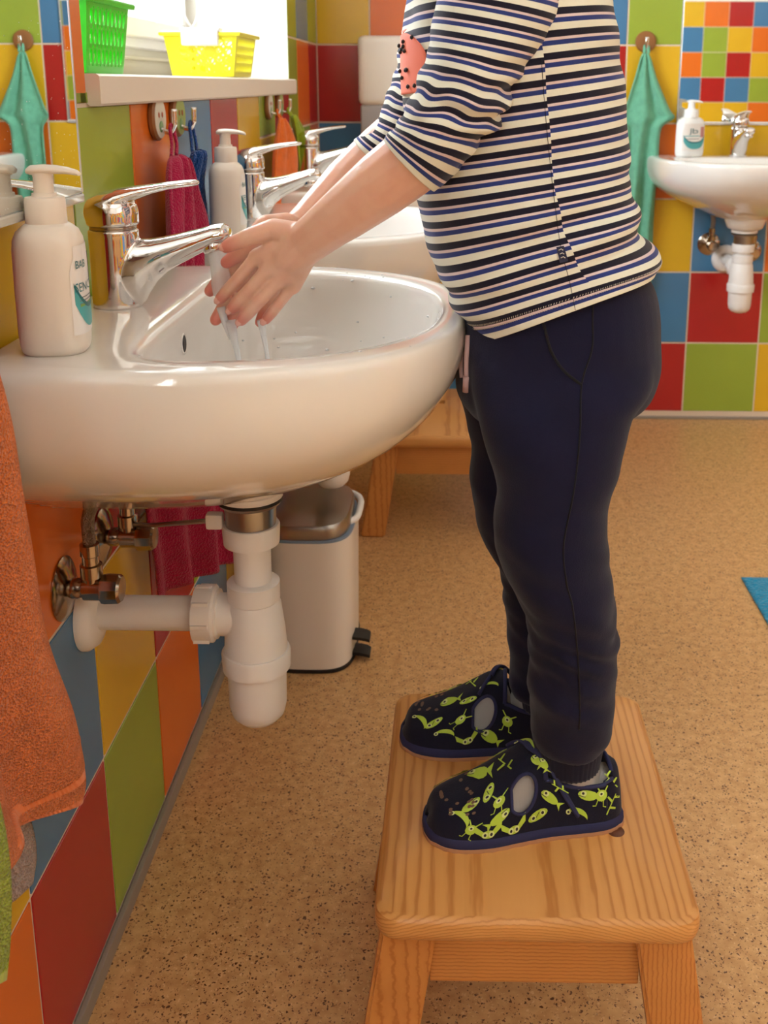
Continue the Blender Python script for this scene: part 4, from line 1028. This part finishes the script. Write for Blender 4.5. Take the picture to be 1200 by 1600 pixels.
# ---- shirt
PER = .0168
def cs(a, e): return (abs(cos(a))**e)*(1 if cos(a) > 0 else -1)
def sn(a, e): return (abs(sin(a))**e)*(1 if sin(a) > 0 else -1)
YT = .950
SH = [((736, 521), (1018, 418), .106), ((722, 493), (1025, 399), .107), ((702, 464), (1008, 373), .106), ((686, 433), (997, 343), .105), ((672, 391), (988, 316), .103), ((662, 351), (983, 288), .102), ((655, 318), (977, 262), .101),
      ((648, 282), (979, 230), .100), ((641, 238), (977, 186), .100), ((635, 190), (974, 140), .101), ((632, 140), (969, 95), .102), ((631, 90), (962, 52), .104), ((632, 40), (954, 8), .106), ((636, -10), (943, -36), .106), ((650, -52), (925, -70), .098), ((690, -76), (880, -88), .070), ((715, -84), (850, -94), .042)]
rf = crom([at(*f, YT) for f, b, w in SH], 14); rb = crom([at(*b, YT) for f, b, w in SH], 14); rw = cr1([w for f, b, w in SH], 14)
ST = [0.0]
for i in range(1, len(rf)): ST.append(ST[-1]+((rf[i]+rb[i])*.5-(rf[i-1]+rb[i-1])*.5).length)
NT = 144; NR = len(rf)
def torso_pt(i, a, off=0.0):
    f, b, w = rf[i], rb[i], rw[i]; c = (f+b)*.5; h = (b-f)*.5
    p = c + h*cs(a, .86)*(1+off/h.length) + Vector((0, (w+off)*sn(a, .86), 0))
    p.z += .0125*sin(a)**2*max(0, 1-i/(NR*.5))
    return p
def wrinkle(p, i_frac, a):
    w = noise.noise(Vector((p.x*14, p.y*10, (p.z-.25*p.x)*46)))*.0034 + noise.noise(Vector((p.x*6+3, p.y*6, p.z*16)))*.0026
    if i_frac < .5: w += noise.noise(Vector((p.x*10+9, p.y*9, (p.z-.4*p.x)*75)))*.0030*max(0, cos(a)*.7+.5)*(1-i_frac*1.6 if i_frac < .6 else 0)
    m_ = max(0, 1-abs(i_frac-.20)/.17)*max(0, min(1, (cos(a)+.45)*1.1))
    w += m_*.0042*sin((p.z-.42*p.x)*150+1.6*noise.noise(Vector((p.x*9, p.y*9, p.z*9))))
    m_ = max(0, 1-abs(i_frac-.13)/.10)*max(0, min(1, (-cos(a)+.3)*1.2))
    w += m_*.0030*sin((p.z-.15*p.x)*190+2.0*noise.noise(Vector((p.x*11+5, p.y*9, p.z*9))))
    return w
bm = bmesh.new(); R = []; NR = len(rf)
for i in range(NR):
    fr_ = i/(NR-1); line = []
    for k in range(NT):
        a = 2*pi*k/NT; p = torso_pt(i, a); o = torso_pt(i, a, .01); nrm = (o-p).normalized()
        edge = min(1, i/6)
        # vertical gathers on the chest
        ch = .0022*sin(60*p.y)*max(0, -cos(a))**2*max(0, min(1, (fr_-.35)*4))
        line.append(bm.verts.new(p+nrm*(wrinkle(p, fr_, a)*edge+ch)))
    R.append(line)
for i in range(NR-1):
    for k in range(NT): bm.faces.new((R[i][k], R[i][(k+1) % NT], R[i+1][(k+1) % NT], R[i+1][k]))
inner = [bm.verts.new(Vector(v.co)*.92+Vector(((rf[0].x+rb[0].x)/2, YT, v.co.z))*.08) for v in R[0]]
for k in range(NT): bm.faces.new((inner[k], inner[(k+1) % NT], R[0][(k+1) % NT], R[0][k]))
bmesh.ops.recalc_face_normals(bm, faces=bm.faces)
bm.verts.index_update()
me = bpy.data.meshes.new('shirt'); bm.to_mesh(me)
at_ = me.attributes.new('stripe', 'FLOAT', 'CORNER')
sv = []
for pi_, p in enumerate(me.polygons):
    a = 2*pi*((pi_ % NT)+.5)/NT
    for vi in p.vertices:
        i = min(vi//NT, NR) if vi < NR*NT else 0
        sv.append(20-ST[min(i, NR-1)]/PER - .02 + (.17 if a > 1.555*pi or a < .5*pi else 0.0)*min(1, max(0, (i-16)/20)))
at_.data.foreach_set('value', sv); bm.free()
shift(me, PB); shirt = link_mesh('shirt', me, M_stripe, person); shirt['label'] = 'long-sleeved shirt with navy, blue, pink and cream stripes'
dg = bpy.context.evaluated_depsgraph_get()
def bvh_of(o, off):
    b = bmesh.new(); b.from_mesh(o.data); bmesh.ops.translate(b, verts=b.verts, vec=Vector(off)); t = BVHTree.FromBMesh(b); b.free(); return t
bv_shirt = bvh_of(shirt, PB)
def hit(bv, u, v, lift=.0006):
    d = ray(u, v).normalized(); h = bv.ray_cast(CAM, d)
    return (h[0]-d*lift) if h[0] else None
def seam(name, bv, pts, r, m, par, lift=.0004, k=10):
    P = [hit(bv, u, v, lift) for u, v, _ in crom([(u, v, 0) for u, v in pts], k)]; P = [p for p in P if p]
    bm = bmesh.new(); tube(bm, P, r, 6); return finish(name, bm, m, par, off=PB)

# sleeves: pairs of edge points, depth, thickness
def sleeve(pairs, seed, label):
    e0 = crom([at(*p[0], p[2]) for p in pairs], 14); e1 = crom([at(*p[1], p[2]) for p in pairs], 14); th = cr1([p[3] for p in pairs], 14)
    n = len(e0); L_ = [0.0]
    for i in range(1, n): L_.append(L_[-1]+((e0[i]+e1[i])*.5-(e0[i-1]+e1[i-1])*.5).length)
    bm = bmesh.new(); R = []; NS = 84
    for i in range(n):
        c = (e0[i]+e1[i])*.5; h = (e1[i]-e0[i])*.5; line = []; t = i/(n-1)
        for k in range(NS):
            a = 2*pi*k/NS; p = c+h*cos(a)+Vector((0, th[i]*sin(a), 0)); nrm = (h.normalized()*cos(a)+Vector((0, sin(a), 0))).normalized()
            bulge = max(0, 1-abs(t-.58)/.28)
            q = L_[i]*1.0 + .012*cos(a-2.4)
            w = noise.noise(Vector((a*.9+seed, q*70, seed)))*.0040*(.35+bulge)+.0042*bulge*sin(q*300+2.6*sin(a+seed))*(.55+.45*cos(a-.3))
            w += noise.noise(Vector((p.x*18, p.y*18, p.z*18+seed)))*.0018
            w *= min(1, (n-1-i)/8)
            line.append(bm.verts.new(p+nrm*w))
        R.append(line)
    for i in range(n-1):
        for k in range(NS): bm.faces.new((R[i][k], R[i][(k+1) % NS], R[i+1][(k+1) % NS], R[i+1][k]))
    # turned-in cuff
    c = (e0[-1]+e1[-1])*.5; ax = (c-(e0[-5]+e1[-5])*.5).normalized()
    I0 = [bm.verts.new(c+(v.co-c)*.93+ax*.0004) for v in R[-1]]; I1 = [bm.verts.new(c+(v.co-c)*.90-ax*.016) for v in R[-1]]
    for X, Y in ((R[-1], I0), (I0, I1)):
        for k in range(NS): bm.faces.new((X[k], X[(k+1) % NS], Y[(k+1) % NS], Y[k]))
    bm.faces.new(R[0])
    bmesh.ops.recalc_face_normals(bm, faces=bm.faces); bm.verts.index_update()
    me = bpy.data.meshes.new('sleeve'); bm.to_mesh(me); bm.free()
    av = me.attributes.new('stripe', 'FLOAT', 'POINT'); vals = []
    for i in range(n):
        vals += [20+(L_[i]-L_[-1])/.0148-.02+.35*max(0, 1-abs(i/(n-1)-.6)/.25)*noise.noise(Vector((cos(2*pi*k/NS)*1.6+seed, sin(2*pi*k/NS)*1.6, L_[i]*28))) for k in range(NS)]
    vals += [20-.02]*(2*NS); av.data.foreach_set('value', vals)
    shift(me, PB); o = link_mesh('sleeve', me, M_stripe, shirt); o['label'] = label
    return o
sl = sleeve([((716, -78), (905, -88), .900, .040), ((700, -52), (893, -40), .882, .046), ((684, -5), (870, 30), .868, .047), ((672, 50), (839, 82), .858, .043), ((661, 100), (806, 136), .850, .040), ((645, 143), (785, 180), .846, .038), ((630, 180), (757, 213), .847, .0365), ((615, 202), (727, 254), .850, .035), ((606, 211), (700, 283), .853, .034), ((600, 218), (679, 299), .857, .0325)], 1.3, 'near sleeve pushed up to the elbow')
sleeve([((690, -80), (860, -85), 1.010, .036), ((650, -50), (800, -40), 1.028, .040), ((637, 0), (760, 25), 1.045, .040), ((631, 50), (740, 80), 1.052, .038), ((618, 105), (722, 130), 1.055, .036), ((604, 150), (700, 180), 1.052, .034), ((585, 193), (662, 226), 1.045, .032), ((553, 218), (606, 264), 1.036, .030)], 4.1, 'far sleeve pushed up the forearm')
bv_sl = bvh_of(sl, PB)
seam('side_seam', bv_shirt, [(846, 92), (850, 150), (857, 230), (866, 310), (876, 385), (890, 440), (900, 490)], .00022, M_seam, shirt)
# hem stitching: small dashes parallel to the hem
bm = bmesh.new()
for off in (9, 12):
    for k in range(int(NT*.50), NT):
        for s in (0.15, .6):
            a = 2*pi*(k+s)/NT; p = torso_pt(off, a); o = torso_pt(off, a, .01); nrm = (o-p).normalized()
            a2 = 2*pi*(k+s+.22)/NT; p2 = torso_pt(off+1, a2)
            q = p+nrm*(wrinkle(p, off/NR, a)*1.0+.0005); q2 = p2+nrm*(wrinkle(p2, off/NR, a2)+.0005)
            tube(bm, [q, q2], .0003, 4)
finish('hem_stitching', bm, M_thread, shirt, off=PB)
# small woven tag in the side seam
def proj_poly(name, bv, poly, m, par, lift=.0008, bmx=None):
    bm = bmx or bmesh.new(); V = [hit(bv, u, v, lift) for u, v in poly]
    if all(V): bm.faces.new([bm.verts.new(p) for p in V])
    if bmx is None: o = finish(name, bm, m, par, off=PB, shade=False); solidify(o, .0006, 1); return o
tg = proj_poly('woven_tag', bv_shirt, [(869, 386), (881, 384), (888, 408), (875, 411)], M_tag, shirt, .0022)
bm = bmesh.new()
for k in range(3):
    P = [hit(bv_shirt, u, v, .0032) for u, v in ((873+k*1.6, 391+k*6), (877+k*1.6, 389+k*6), (880+k*1.6, 391+k*6))]
    if all(P): tube(bm, P, .0004, 5)
finish('tag_lettering', bm, M_thread, shirt, off=PB)
# coral patch on the chest
bm = bmesh.new(); i0, i1 = int(NR*.615), int(NR*.735); nu = 24; G = []
for i in range(i0, i1+1):
    t = (i-i0)/(i1-i0); half = .50*(sin(pi*min(1, .10+.95*t)))**.45 if t < .97 else .12
    G.append([bm.verts.new(torso_pt(i, pi+.30+half*(2*k/nu-1), .0028)) for k in range(nu+1)])
for j in range(len(G)-1):
    for k in range(nu): bm.faces.new((G[j][k], G[j][k+1], G[j+1][k+1], G[j+1][k]))
pt = finish('chest_patch', bm, M_coral, shirt, off=PB); solidify(pt, .0008, 1)
bm = bmesh.new(); rq = random.Random(3)
for k in range(13):
    i = rq.randint(i0+3, i1-3); a = pi+.36+rq.uniform(-.26, .30); p = torso_pt(i, a, .0040); ball(bm, p, .0017, (1, 1, 1.2), 1)
finish('patch_dots', bm, M_ink, shirt, off=PB)

# ---- trousers
bm = bmesh.new()
def ell(u1, u2, v, yc, ry, e=.9, n=40):
    a_, b_ = at(u1, v, yc), at(u2, v, yc); c = (a_+b_)*.5; h = (b_-a_)*.5
    return [c+h*cs(2*pi*k/n, e)+Vector((0, ry*sn(2*pi*k/n, e), 0)) for k in range(n)]
def lofts(rows_):
    K = crom([Vector((r[0], r[1], r[2])) for r in rows_], 5); Y = crom([Vector((r[3], r[4], 0)) for r in rows_], 5)
    loft(bm, [ell(k.x, k.y, k.z, y.x, y.y) for k, y in zip(K, Y)])
lofts([(765, 985, 405, .950, .080), (740, 1018, 440, .950, .094), (724, 1029, 485, .950, .100), (716, 1031, 540, .950, .102), (714, 1026, 580, .950, .101), (716, 1012, 612, .950, .097), (735, 975, 640, .950, .080)])
near = [(735, 1022, 560, .905, .055), (737, 1014, 605, .897, .059), (744, 988, 640, .890, .060), (753, 979, 675, .886, .0595), (770, 969, 728, .883, .058), (778, 952, 768, .882, .0565), (772, 949, 808, .881, .055), (773, 947, 852, .880, .054), (787, 956, 900, .881, .053), (808, 961, 930, .883, .0525), (823, 964, 962, .886, .052), (825, 964, 1020, .890, .050), (827, 961, 1062, .893, .0475), (829, 957, 1105, .896, .0450), (831, 950, 1140, .898, .042), (836, 942, 1158, .899, .038)]
farr = [(718, 960, 560, .995, .055), (715, 950, 605, 1.003, .058), (728, 940, 645, 1.008, .059), (733, 930, 685, 1.012, .058), (735, 922, 725, 1.015, .057), (737, 908, 770, 1.017, .0555), (748, 902, 818, 1.018, .054), (768, 906, 864, 1.018, .053), (783, 914, 900, 1.018, .052), (786, 920, 930, 1.017, .0515), (793, 924, 984, 1.015, .050), (797, 924, 1022, 1.014, .048), (796, 920, 1055, 1.013, .045), (801, 914, 1078, 1.012, .040)]
lofts(near); lofts(farr)
me = remesh(bm, .0032, 6, .5)
for v in me.vertices:
    pass
tmp = bmesh.new(); tmp.from_mesh(me); tmp.normal_update()
for v in tmp.verts:
    p = v.co; leg = max(0, min(1, (.66-p.z)/.2))
    w = noise.noise(Vector((p.x*10, p.y*10, p.z*24)))*.0030 + noise.noise(Vector((p.x*20+4, p.y*20, (p.z+.5*p.x)*50)))*.0020*leg
    kn = max(0, 1-abs(p.z-.425)/.06); an = max(0, 1-abs(p.z-.285)/.05)
    w += (kn+.5*an)*.0015*sin((p.z+.55*p.x)*170+9*noise.noise(Vector((p.x*13, p.y*13, p.z*9))))
    w += (.4+kn+an)*.0030*noise.noise(Vector((p.x*26+2, p.y*26, (p.z+.4*p.x)*60)))*leg
    v.co = p+v.normal*w
tmp.to_mesh(me); tmp.free(); shift(me, PB)
tr = link_mesh('trousers', me, M_navy, person); tr['label'] = 'navy blue jogging trousers'
bv_tr = bvh_of(tr, PB)
seam('side_seam', bv_tr, [(926, 474), (926, 498), (925, 545), (909, 601), (906, 680), (897, 765), (881, 850), (885, 910), (895, 950), (903, 1030), (906, 1110), (905, 1140)], .0008, M_seam, tr, .0004)
seam('pocket_edge', bv_tr, [(846, 494), (851, 512), (861, 548), (880, 578), (908, 601)], .0013, M_seam, tr, .0006)
# ribbed ankle cuffs
def cuff(c0, c1, rx0, ry0, rx1, ry1):
    bm = bmesh.new(); rings = []; n = 120
    for t in [i/10 for i in range(11)]:
        c = c0*(1-t)+c1*t; rx = rx0+(rx1-rx0)*t; ry = ry0+(ry1-ry0)*t
        rings.append([c+Vector((cos(2*pi*k/n)*(rx+(.0006 if k % 3 == 0 else -.0004)), sin(2*pi*k/n)*(ry+(.0006 if k % 3 == 0 else -.0004)), 0)) for k in range(n)])
    loft(bm, rings); finish('ankle_cuff', bm, M_rib, tr, off=PB)
n0, n1 = (at(833, 1143, .897)+at(944, 1150, .897))*.5, (at(839, 1186, .900)+at(936, 1199, .900))*.5
cuff(n0, n1, .0345, .037, .0298, .031)
f0, f1 = (at(802, 1065, 1.012)+at(914, 1065, 1.012))*.5, (at(806, 1096, 1.012)+at(906, 1100, 1.012))*.5
cuff(f0, f1, .0355, .037, .0298, .031)
# drawstring
def cordpts(pts): return [p for p in (hit(bv_tr, u, v, .0028) for u, v in pts) if p]
bm = bmesh.new(); P_ = cordpts([(731, 524), (730, 545), (729, 565), (729, 588)]); tube(bm, crom(P_, 4), .0024, 8); tube(bm, cordpts([(729, 588), (728, 612)]), .0032, 8); finish('drawstring', bm, M_cord, tr, off=PB)
bm = bmesh.new(); P_ = cordpts([(724, 530), (722, 550), (721, 575), (722, 590)]); tube(bm, crom(P_, 4), .0022, 8); finish('drawstring', bm, M_cord, tr, off=PB)

# ---- shoes
SL = .190
Wt = [(0, .013), (.02, .0195), (.06, .0245), (.12, .0275), (.25, .0285), (.4, .0290), (.55, .0325), (.68, .0362), (.78, .0362), (.85, .0343), (.90, .0312), (.94, .0265), (.97, .0200), (.99, .0118), (1, .004)]
Ht = [(0, .050), (.06, .056), (.2, .056), (.32, .062), (.42, .0735), (.50, .0715), (.58, .0620), (.68, .0490), (.78, .0390), (.88, .0320), (.94, .0275), (.975, .0220), (1, .0120)]
def shoe_pt(l, th, off=0.0):
    w = smooth_tab(Wt, l)+off; h = smooth_tab(Ht, l)+off; s = sin(th); c = cos(th)
    x = SL*l + (.004*s if l < .1 else 0) - off*0
    tox = 0 if l < .94 else (l-.94)/.06
    return Vector((x - (.004*(s**2))*tox, w*(abs(c)**.62)*(1 if c > 0 else -1), .007+h*(abs(s)**.92)))
def make_shoe(label, origin, ang, lateral):
    """origin: heel, sole bottom; toe towards -x rotated by ang; local +y faces the camera side"""
    X = Vector((-cos(ang), -sin(ang), 0)); Yv = Vector((sin(ang), -cos(ang), 0)).normalized(); Zv = Vector((0, 0, 1))
    Mx = Matrix((X, Yv, Zv)).transposed().to_4x4(); Mx = Matrix.Translation(Vector(origin)-PB) @ Mx
    def fin(name, bm, m, par, shade=True, sharp=None):
        bmesh.ops.transform(bm, matrix=Mx, verts=bm.verts); return finish(name, bm, m, par, shade=shade, sharp=sharp)
    NL, NTH = 150, 72
    holes = lambda l, th: ((.045 < l < .415 and radians(46)+.25*max(0, (.12-l)*6) < th < radians(134)-.25*max(0, (.12-l)*6)) or
                           any(((l-.535)/.068)**2+((th-c)/radians(19))**2 < 1 and l < .595 for c in (radians(40), radians(140))))
    bm = bmesh.new(); G = [[bm.verts.new(shoe_pt(i/NL, pi*j/NTH)) for j in range(NTH+1)] for i in range(NL+1)]
    for i in range(NL):
        for j in range(NTH):
            if holes((i+.5)/NL, pi*(j+.5)/NTH): continue
            bm.faces.new((G[i][j], G[i+1][j], G[i+1][j+1], G[i][j+1]))
    for v in list(bm.verts):
        if not v.link_faces: bm.verts.remove(v)
    # ease the stepped hole edges
    for _ in range(3):
        nb_ = {}
        for v in bm.verts:
            be = [e for e in v.link_edges if len(e.link_faces) == 1]
            if len(be) == 2 and v.co.z > .012: nb_[v] = (be[0].other_vert(v).co+be[1].other_vert(v).co)*.25+v.co*.5
        for v, c in nb_.items(): v.co = c
    bm.normal_update()
    sh = fin('shoe', bm, M_shoe, person); sh['label'] = label; solidify(sh, .002, 0)
    # bindings round the openings
    def bind(pts, r=.0021):
        bm = bmesh.new(); tube(bm, pts, r, 8); fin('binding', bm, M_bind, sh)
    col = [shoe_pt(.045+.37*t, radians(46)+.25*max(0, (.12-(.045+.37*t))*6), .001) for t in [i/24 for i in range(25)]]
    bind(col); bind([shoe_pt(.045+.37*t, pi-(radians(46)+.25*max(0, (.12-(.045+.37*t))*6)), .001) for t in [i/24 for i in range(25)]])
    bind([shoe_pt(.415, radians(46)+radians(88)*t/16, .001) for t in range(17)], .0024); bind([shoe_pt(.045, radians(64)+radians(52)*t/10, .001) for t in range(11)])
    for c in (radians(40), radians(140)):
        bind([shoe_pt(min(.592, .535+.070*cos(2*pi*k/30)), c+radians(19.5)*sin(2*pi*k/30), .0008) for k in range(31)], .0017)
    # sole and foxing strip
    def ol(l, s, dx): return Vector((SL*l, s*(smooth_tab(Wt, l)+dx), 0))
    ls = [0]+[.5-.5*cos(pi*i/40) for i in range(1, 40)]+[1]
    def loop(dx, z, rip=0):
        P = [ol(l, 1, dx) for l in ls]+[ol(l, -1, dx) for l in reversed(ls)]
        return [Vector((p.x+(dx if p.x > SL*.5 else -dx)*1.0*(1 if (p.x > SL*.97 or p.x < .004) else .0), p.y+(rip*(1 if k % 2 else -1) if abs(p.y) > .01 else 0), z)) for k, p in enumerate(P)]
    bm = bmesh.new(); loft(bm, [loop(.0022, 0, .0004), loop(.0028, .0014, .0004), loop(.0026, .0042)]); fin('sole', bm, M_sole, sh, sharp=50)
    bm = bmesh.new(); loft(bm, [loop(.0020, .0040), loop(.0024, .006), loop(.0018, .0125), loop(.0004, .0140)]); fin('toe_guard', bm, M_bind, sh, sharp=60)
    # sock: foot filling and ankle
    bm = bmesh.new(); rings = []
    for i in range(22):
        l = .06+.84*i/21; w = smooth_tab(Wt, l)*.88; h = smooth_tab(Ht, l)-.005
        if l < .40: h = .044
        rings.append([Vector((SL*l, w*(abs(cos(a))**.7)*(1 if cos(a) > 0 else -1), .009+max(0, h*(abs(sin(a))**.95)*(1 if sin(a) > 0 else 0)))) for a in [2*pi*k/32 for k in range(32)]])
    loft(bm, rings)
    n = 32; ax0 = SL*.245
    loft(bm, [[Vector((ax0+s*.0+(rx)*cos(2*pi*k/n), ry*sin(2*pi*k/n), z)) for k in range(n)] for z, rx, ry, s in ((.012, .034, .024, 0), (.035, .033, .0235, 0), (.050, .0275, .0245, 0), (.066, .0235, .0250, 0), (.080, .0225, .0240, 0))])
    fin('sock', bm, M_sock, sh)
    # strap across the instep to the outer side
    sgn = 1 if lateral else -1
    bm = bmesh.new(); nu, nv = 30, 8; G = []
    for i in range(nu+1):
        t = i/nu; l = .525-.250*t; th = radians(104)-radians(84)*t
        wd = .060*(1 if t < .9 else math.sqrt(max(0.04, 1-((t-.9)/.1)**2)))
        line = []
        for j in range(nv+1):
            s = (j/nv-.5)*2; th_ = th+.34*s*wd/.060*.55; l_ = l+wd*s*.62
            line.append(bm.verts.new(shoe_pt(l_, th_ if sgn > 0 else pi-th_, .0042)))
        G.append(line)
    for i in range(nu):
        for j in range(nv): bm.faces.new((G[i][j], G[i+1][j], G[i+1][j+1], G[i][j+1]))
    edge = [Mx @ G[i][0].co for i in range(nu+1)]+[Mx @ v.co for v in G[nu]]+[Mx @ G[i][nv].co for i in range(nu, -1, -1)]
    sp = fin('strap', bm, M_shoe, sh); solidify(sp, .0022, 0)
    bm = bmesh.new(); tube(bm, edge, .0019, 8); finish('strap_binding', bm, M_bind, sh)
    # printed creatures, laid on the felt
    bm = bmesh.new(); rg = random.Random(11 if lateral else 23)
    def place(l0, t0, rot, sc, poly, mi, off):
        off += .0008; V = []
        for a, b in poly:
            a, b = a*sc, b*sc; x = a*cos(rot)-b*sin(rot); y = a*sin(rot)+b*cos(rot)
            wloc = (smooth_tab(Wt, max(0, min(1, l0)))+smooth_tab(Ht, max(0, min(1, l0))))*.62
            l = max(0.0, min(.985, l0+x/SL)); th = max(.08, min(pi-.08, t0+y/wloc)); 
            V.append(shoe_pt(l, th, off))
        try:
            f = bm.faces.new([bm.verts.new(p) for p in V]); f.material_index = mi
        except Exception: pass
    def blob(l0, t0, rot, sc, rx, ry, cx=0, cy=0, mi=0, off=.0014, n=14):
        # fan of small sectors so that the print follows the curve of the shoe
        for k in range(n):
            a, b = 2*pi*k/n, 2*pi*(k+1)/n
            place(l0, t0, rot, sc, [(cx, cy), (cx+rx*cos(a), cy+ry*sin(a)), (cx+rx*cos(b), cy+ry*sin(b))], mi, off)
    def creature(kind, l0, t0, rot, sc):
        if kind == 0:      # fat fish with an eye
            blob(l0, t0, rot, sc, .0085, .0045); place(l0, t0, rot, sc, [(-.007, 0), (-.013, .005), (-.011, 0), (-.013, -.005)], 0, .0014)
            blob(l0, t0, rot, sc, .0026, .0026, .004, .001, 2, .0018, 10); blob(l0, t0, rot, sc, .0012, .0012, .0044, .001, 1, .0021, 8)
            place(l0, t0, rot, sc, [(.002, -.0022), (.008, -.0018), (.008, -.0012), (.002, -.0016)], 1, .0019)
        elif kind == 1:    # crescent
            n = 10
            for k in range(n):
                a, b = pi*k/n, pi*(k+1)/n; f = lambda q, r: (.010*cos(q), r*sin(q))
                place(l0, t0, rot, sc, [f(a, .003), f(b, .003), f(b, .0075), f(a, .0075)], 0, .0014)
            blob(l0, t0, rot, sc, .0022, .0022, .0085, .001, 2, .0018, 10); blob(l0, t0, rot, sc, .001, .001, .0085, .001, 1, .0021, 8)
        elif kind == 2:    # two-legged bug
            blob(l0, t0, rot, sc, .005, .0052); blob(l0, t0, rot, sc, .0024, .0024, .0005, .0014, 2, .0018, 10); blob(l0, t0, rot, sc, .0011, .0011, .0005, .0014, 1, .0021, 8)
            for s in (-1, 1):
                place(l0, t0, rot, sc, [(s*.002, -.004), (s*.003, -.0095), (s*.0038, -.0095), (s*.0028, -.004)], 0, .0014); place(l0, t0, rot, sc, [(s*.003, -.0095), (s*.006, -.0100), (s*.006, -.0090), (s*.003, -.0088)], 0, .0014)
                place(l0, t0, rot, sc, [(s*.003, .004), (s*.007, .009), (s*.0062, .0095), (s*.002, .0048)], 0, .0014)
        elif kind == 3:    # bean with two eyes
            blob(l0, t0, rot, sc, .0040, .0095)
            for c_ in (.0045, -.0045): blob(l0, t0, rot, sc, .0024, .0024, 0, c_, 2, .0018, 10); blob(l0, t0, rot, sc, .0014, .0014, 0, c_, 1, .0021, 8)
            place(l0, t0, rot, sc, [(-.0012, -.002), (.0018, .002), (.0022, .0016), (-.0008, -.0024)], 1, .0019)
        elif kind == 4:    # horned head
            blob(l0, t0, rot, sc, .0055, .0034, 0, -.002)
            for s in (-1, 1):
                place(l0, t0, rot, sc, [(s*.003, 0), (s*.011, .0085), (s*.0105, .0015), (s*.005, -.003)], 0, .0014)
                blob(l0, t0, rot, sc, .0024, .0028, s*.0025, -.002, 2, .0018, 10); blob(l0, t0, rot, sc, .0011, .0014, s*.0025, -.002, 1, .0021, 8)
        elif kind == 5:    # twig with leaves
            place(l0, t0, rot, sc, [(-.009, -.0006), (.009, -.0004), (.009, .0004), (-.009, .0006)], 0, .0014)
            for a_, s in ((-.004, 1), (.001, -1), (.005, 1)): place(l0, t0, rot, sc, [(a_, 0), (a_+.002, s*.006), (a_+.0035, s*.0055), (a_+.002, 0)], 0, .0014)
    spots = [(3, .70, 66, .4), (5, .60, 86, 1.0), (0, .79, 60, 2.6), (2, .655, 46, .3), (4, .715, 16, 0), (4, .585, 12, .1), (0, .655, 28, 2.9), (2, .80, 24, .5), (1, .86, 42, .8), (1, .505, 108, .5), (0, .455, 70, 1.4), (3, .46, 16, 1.2), (0, .40, 30, .7), (2, .13, 34, .4), (5, .055, 50, 1.0), (5, .07, 22, 2.2), (0, .20, 36, .2), (1, .26, 14, .4),
             (3, .62, 112, 2.0), (0, .73, 96, .3), (2, .66, 136, 1), (4, .62, 163, 0), (1, .75, 152, .5), (0, .50, 165, .6), (3, .81, 128, 1.1), (2, .40, 152, .3), (2, .20, 144, .2), (0, .10, 150, .9), (1, .90, 122, .9)]
    if not lateral: spots = [(k, l, 180-t, r) for k, l, t, r in spots]
    for k, l, tdeg, r in spots: creature(k, l, radians(tdeg), r+rg.uniform(-.2, .2), rg.uniform(1.05, 1.25))
    for k in range(20):
        l = .845+rg.uniform(-.08, .08); th = radians(72 if lateral else 100)+rg.uniform(-.5, .5); blob(l, th, 0, 1, .0019, .0017, mi=3, off=.0024, n=8)
    # print on the strap
    if lateral:
        for (k, l, td, r) in ((1, .50, 92, .7), (0, .43, 64, 1.3), (5, .35, 40, .3)):
            f0_ = len(bm.faces); creature(k, l, radians(td), r, .95)
            bm.faces.ensure_lookup_table()
            vs_ = {v for f in bm.faces[f0_:] for v in f.verts}
            for v in vs_: v.co.y += .0045*(1 if v.co.y > 0 else 0)+.0; v.co.z += .0035
    pr = fin('printed_creatures', bm, [M_lime, M_limeline, M_eye, M_brown], sh, shade=False)
    return sh
make_shoe('near navy slipper with lime green creature print', (.5335, .9075, STZ), radians(9), True)
make_shoe('far navy slipper with lime green creature print', (.5060, 1.018, STZ), radians(-2), False)

# ------------------------------------------------------------------ water
ys = YS[0]
p0 = Vector((.150, ys, RIM+.050))
bm = bmesh.new()
tube(bm, crom([p0, at(343, 412, ys-.006), at(346, 440, ys-.012), at(350, 462, ys-.016)], 6), [.0085]*6+[.0088]*6+[.0095]*6+[.0075], 16)
ws = finish('water_stream', bm, M_water); tag(ws, 'stream of water running from the nearest tap onto the hands', 'water')
bm = bmesh.new()
for pts, r in (([(360, 500, .955), (366, 530, .955), (372, 556, .955), (376, 585, .955)], [.005, .0035, .0025, .003]), ([(408, 500, .940), (412, 525, .940), (417, 552, .942), (422, 590, .945)], [.004, .0025, .002, .0026]), ([(345, 480, .955), (352, 505, .955), (360, 530, .955)], [.004, .003, .0015])):
    q = crom([at(*p) for p in pts], 6); rr_ = cr1(r, 6); tube(bm, q, rr_, 10)
wd = finish('water_trickles', bm, M_drop); tag(wd, 'thin trickles of water falling from the fingertips into the basin', 'water')
bm = bmesh.new(); rg = random.Random(5); bvb = bvh_of(b1.children[0] if b1.children[0].name.startswith('bowl') else [c for c in b1.children if c.name.startswith('bowl')][0], (0, YS[0], 0))
for k in range(170):
    x, y = rg.uniform(.13, .35), YS[0]+rg.uniform(-.17, .19); h = bvb.ray_cast(Vector((x, y, .9)), Vector((0, 0, -1)))
    if h[0]: 
        r = rg.uniform(.0008, .0020) if rg.random() < .8 else rg.uniform(.002, .0032)
        ball(bm, h[0], r, (1, 1, .6), 1)
dp = finish('water_drops', bm, M_drop); dp['kind'] = 'stuff'; tag(dp, 'scattered water drops on the inside of the nearest basin', 'water drops')
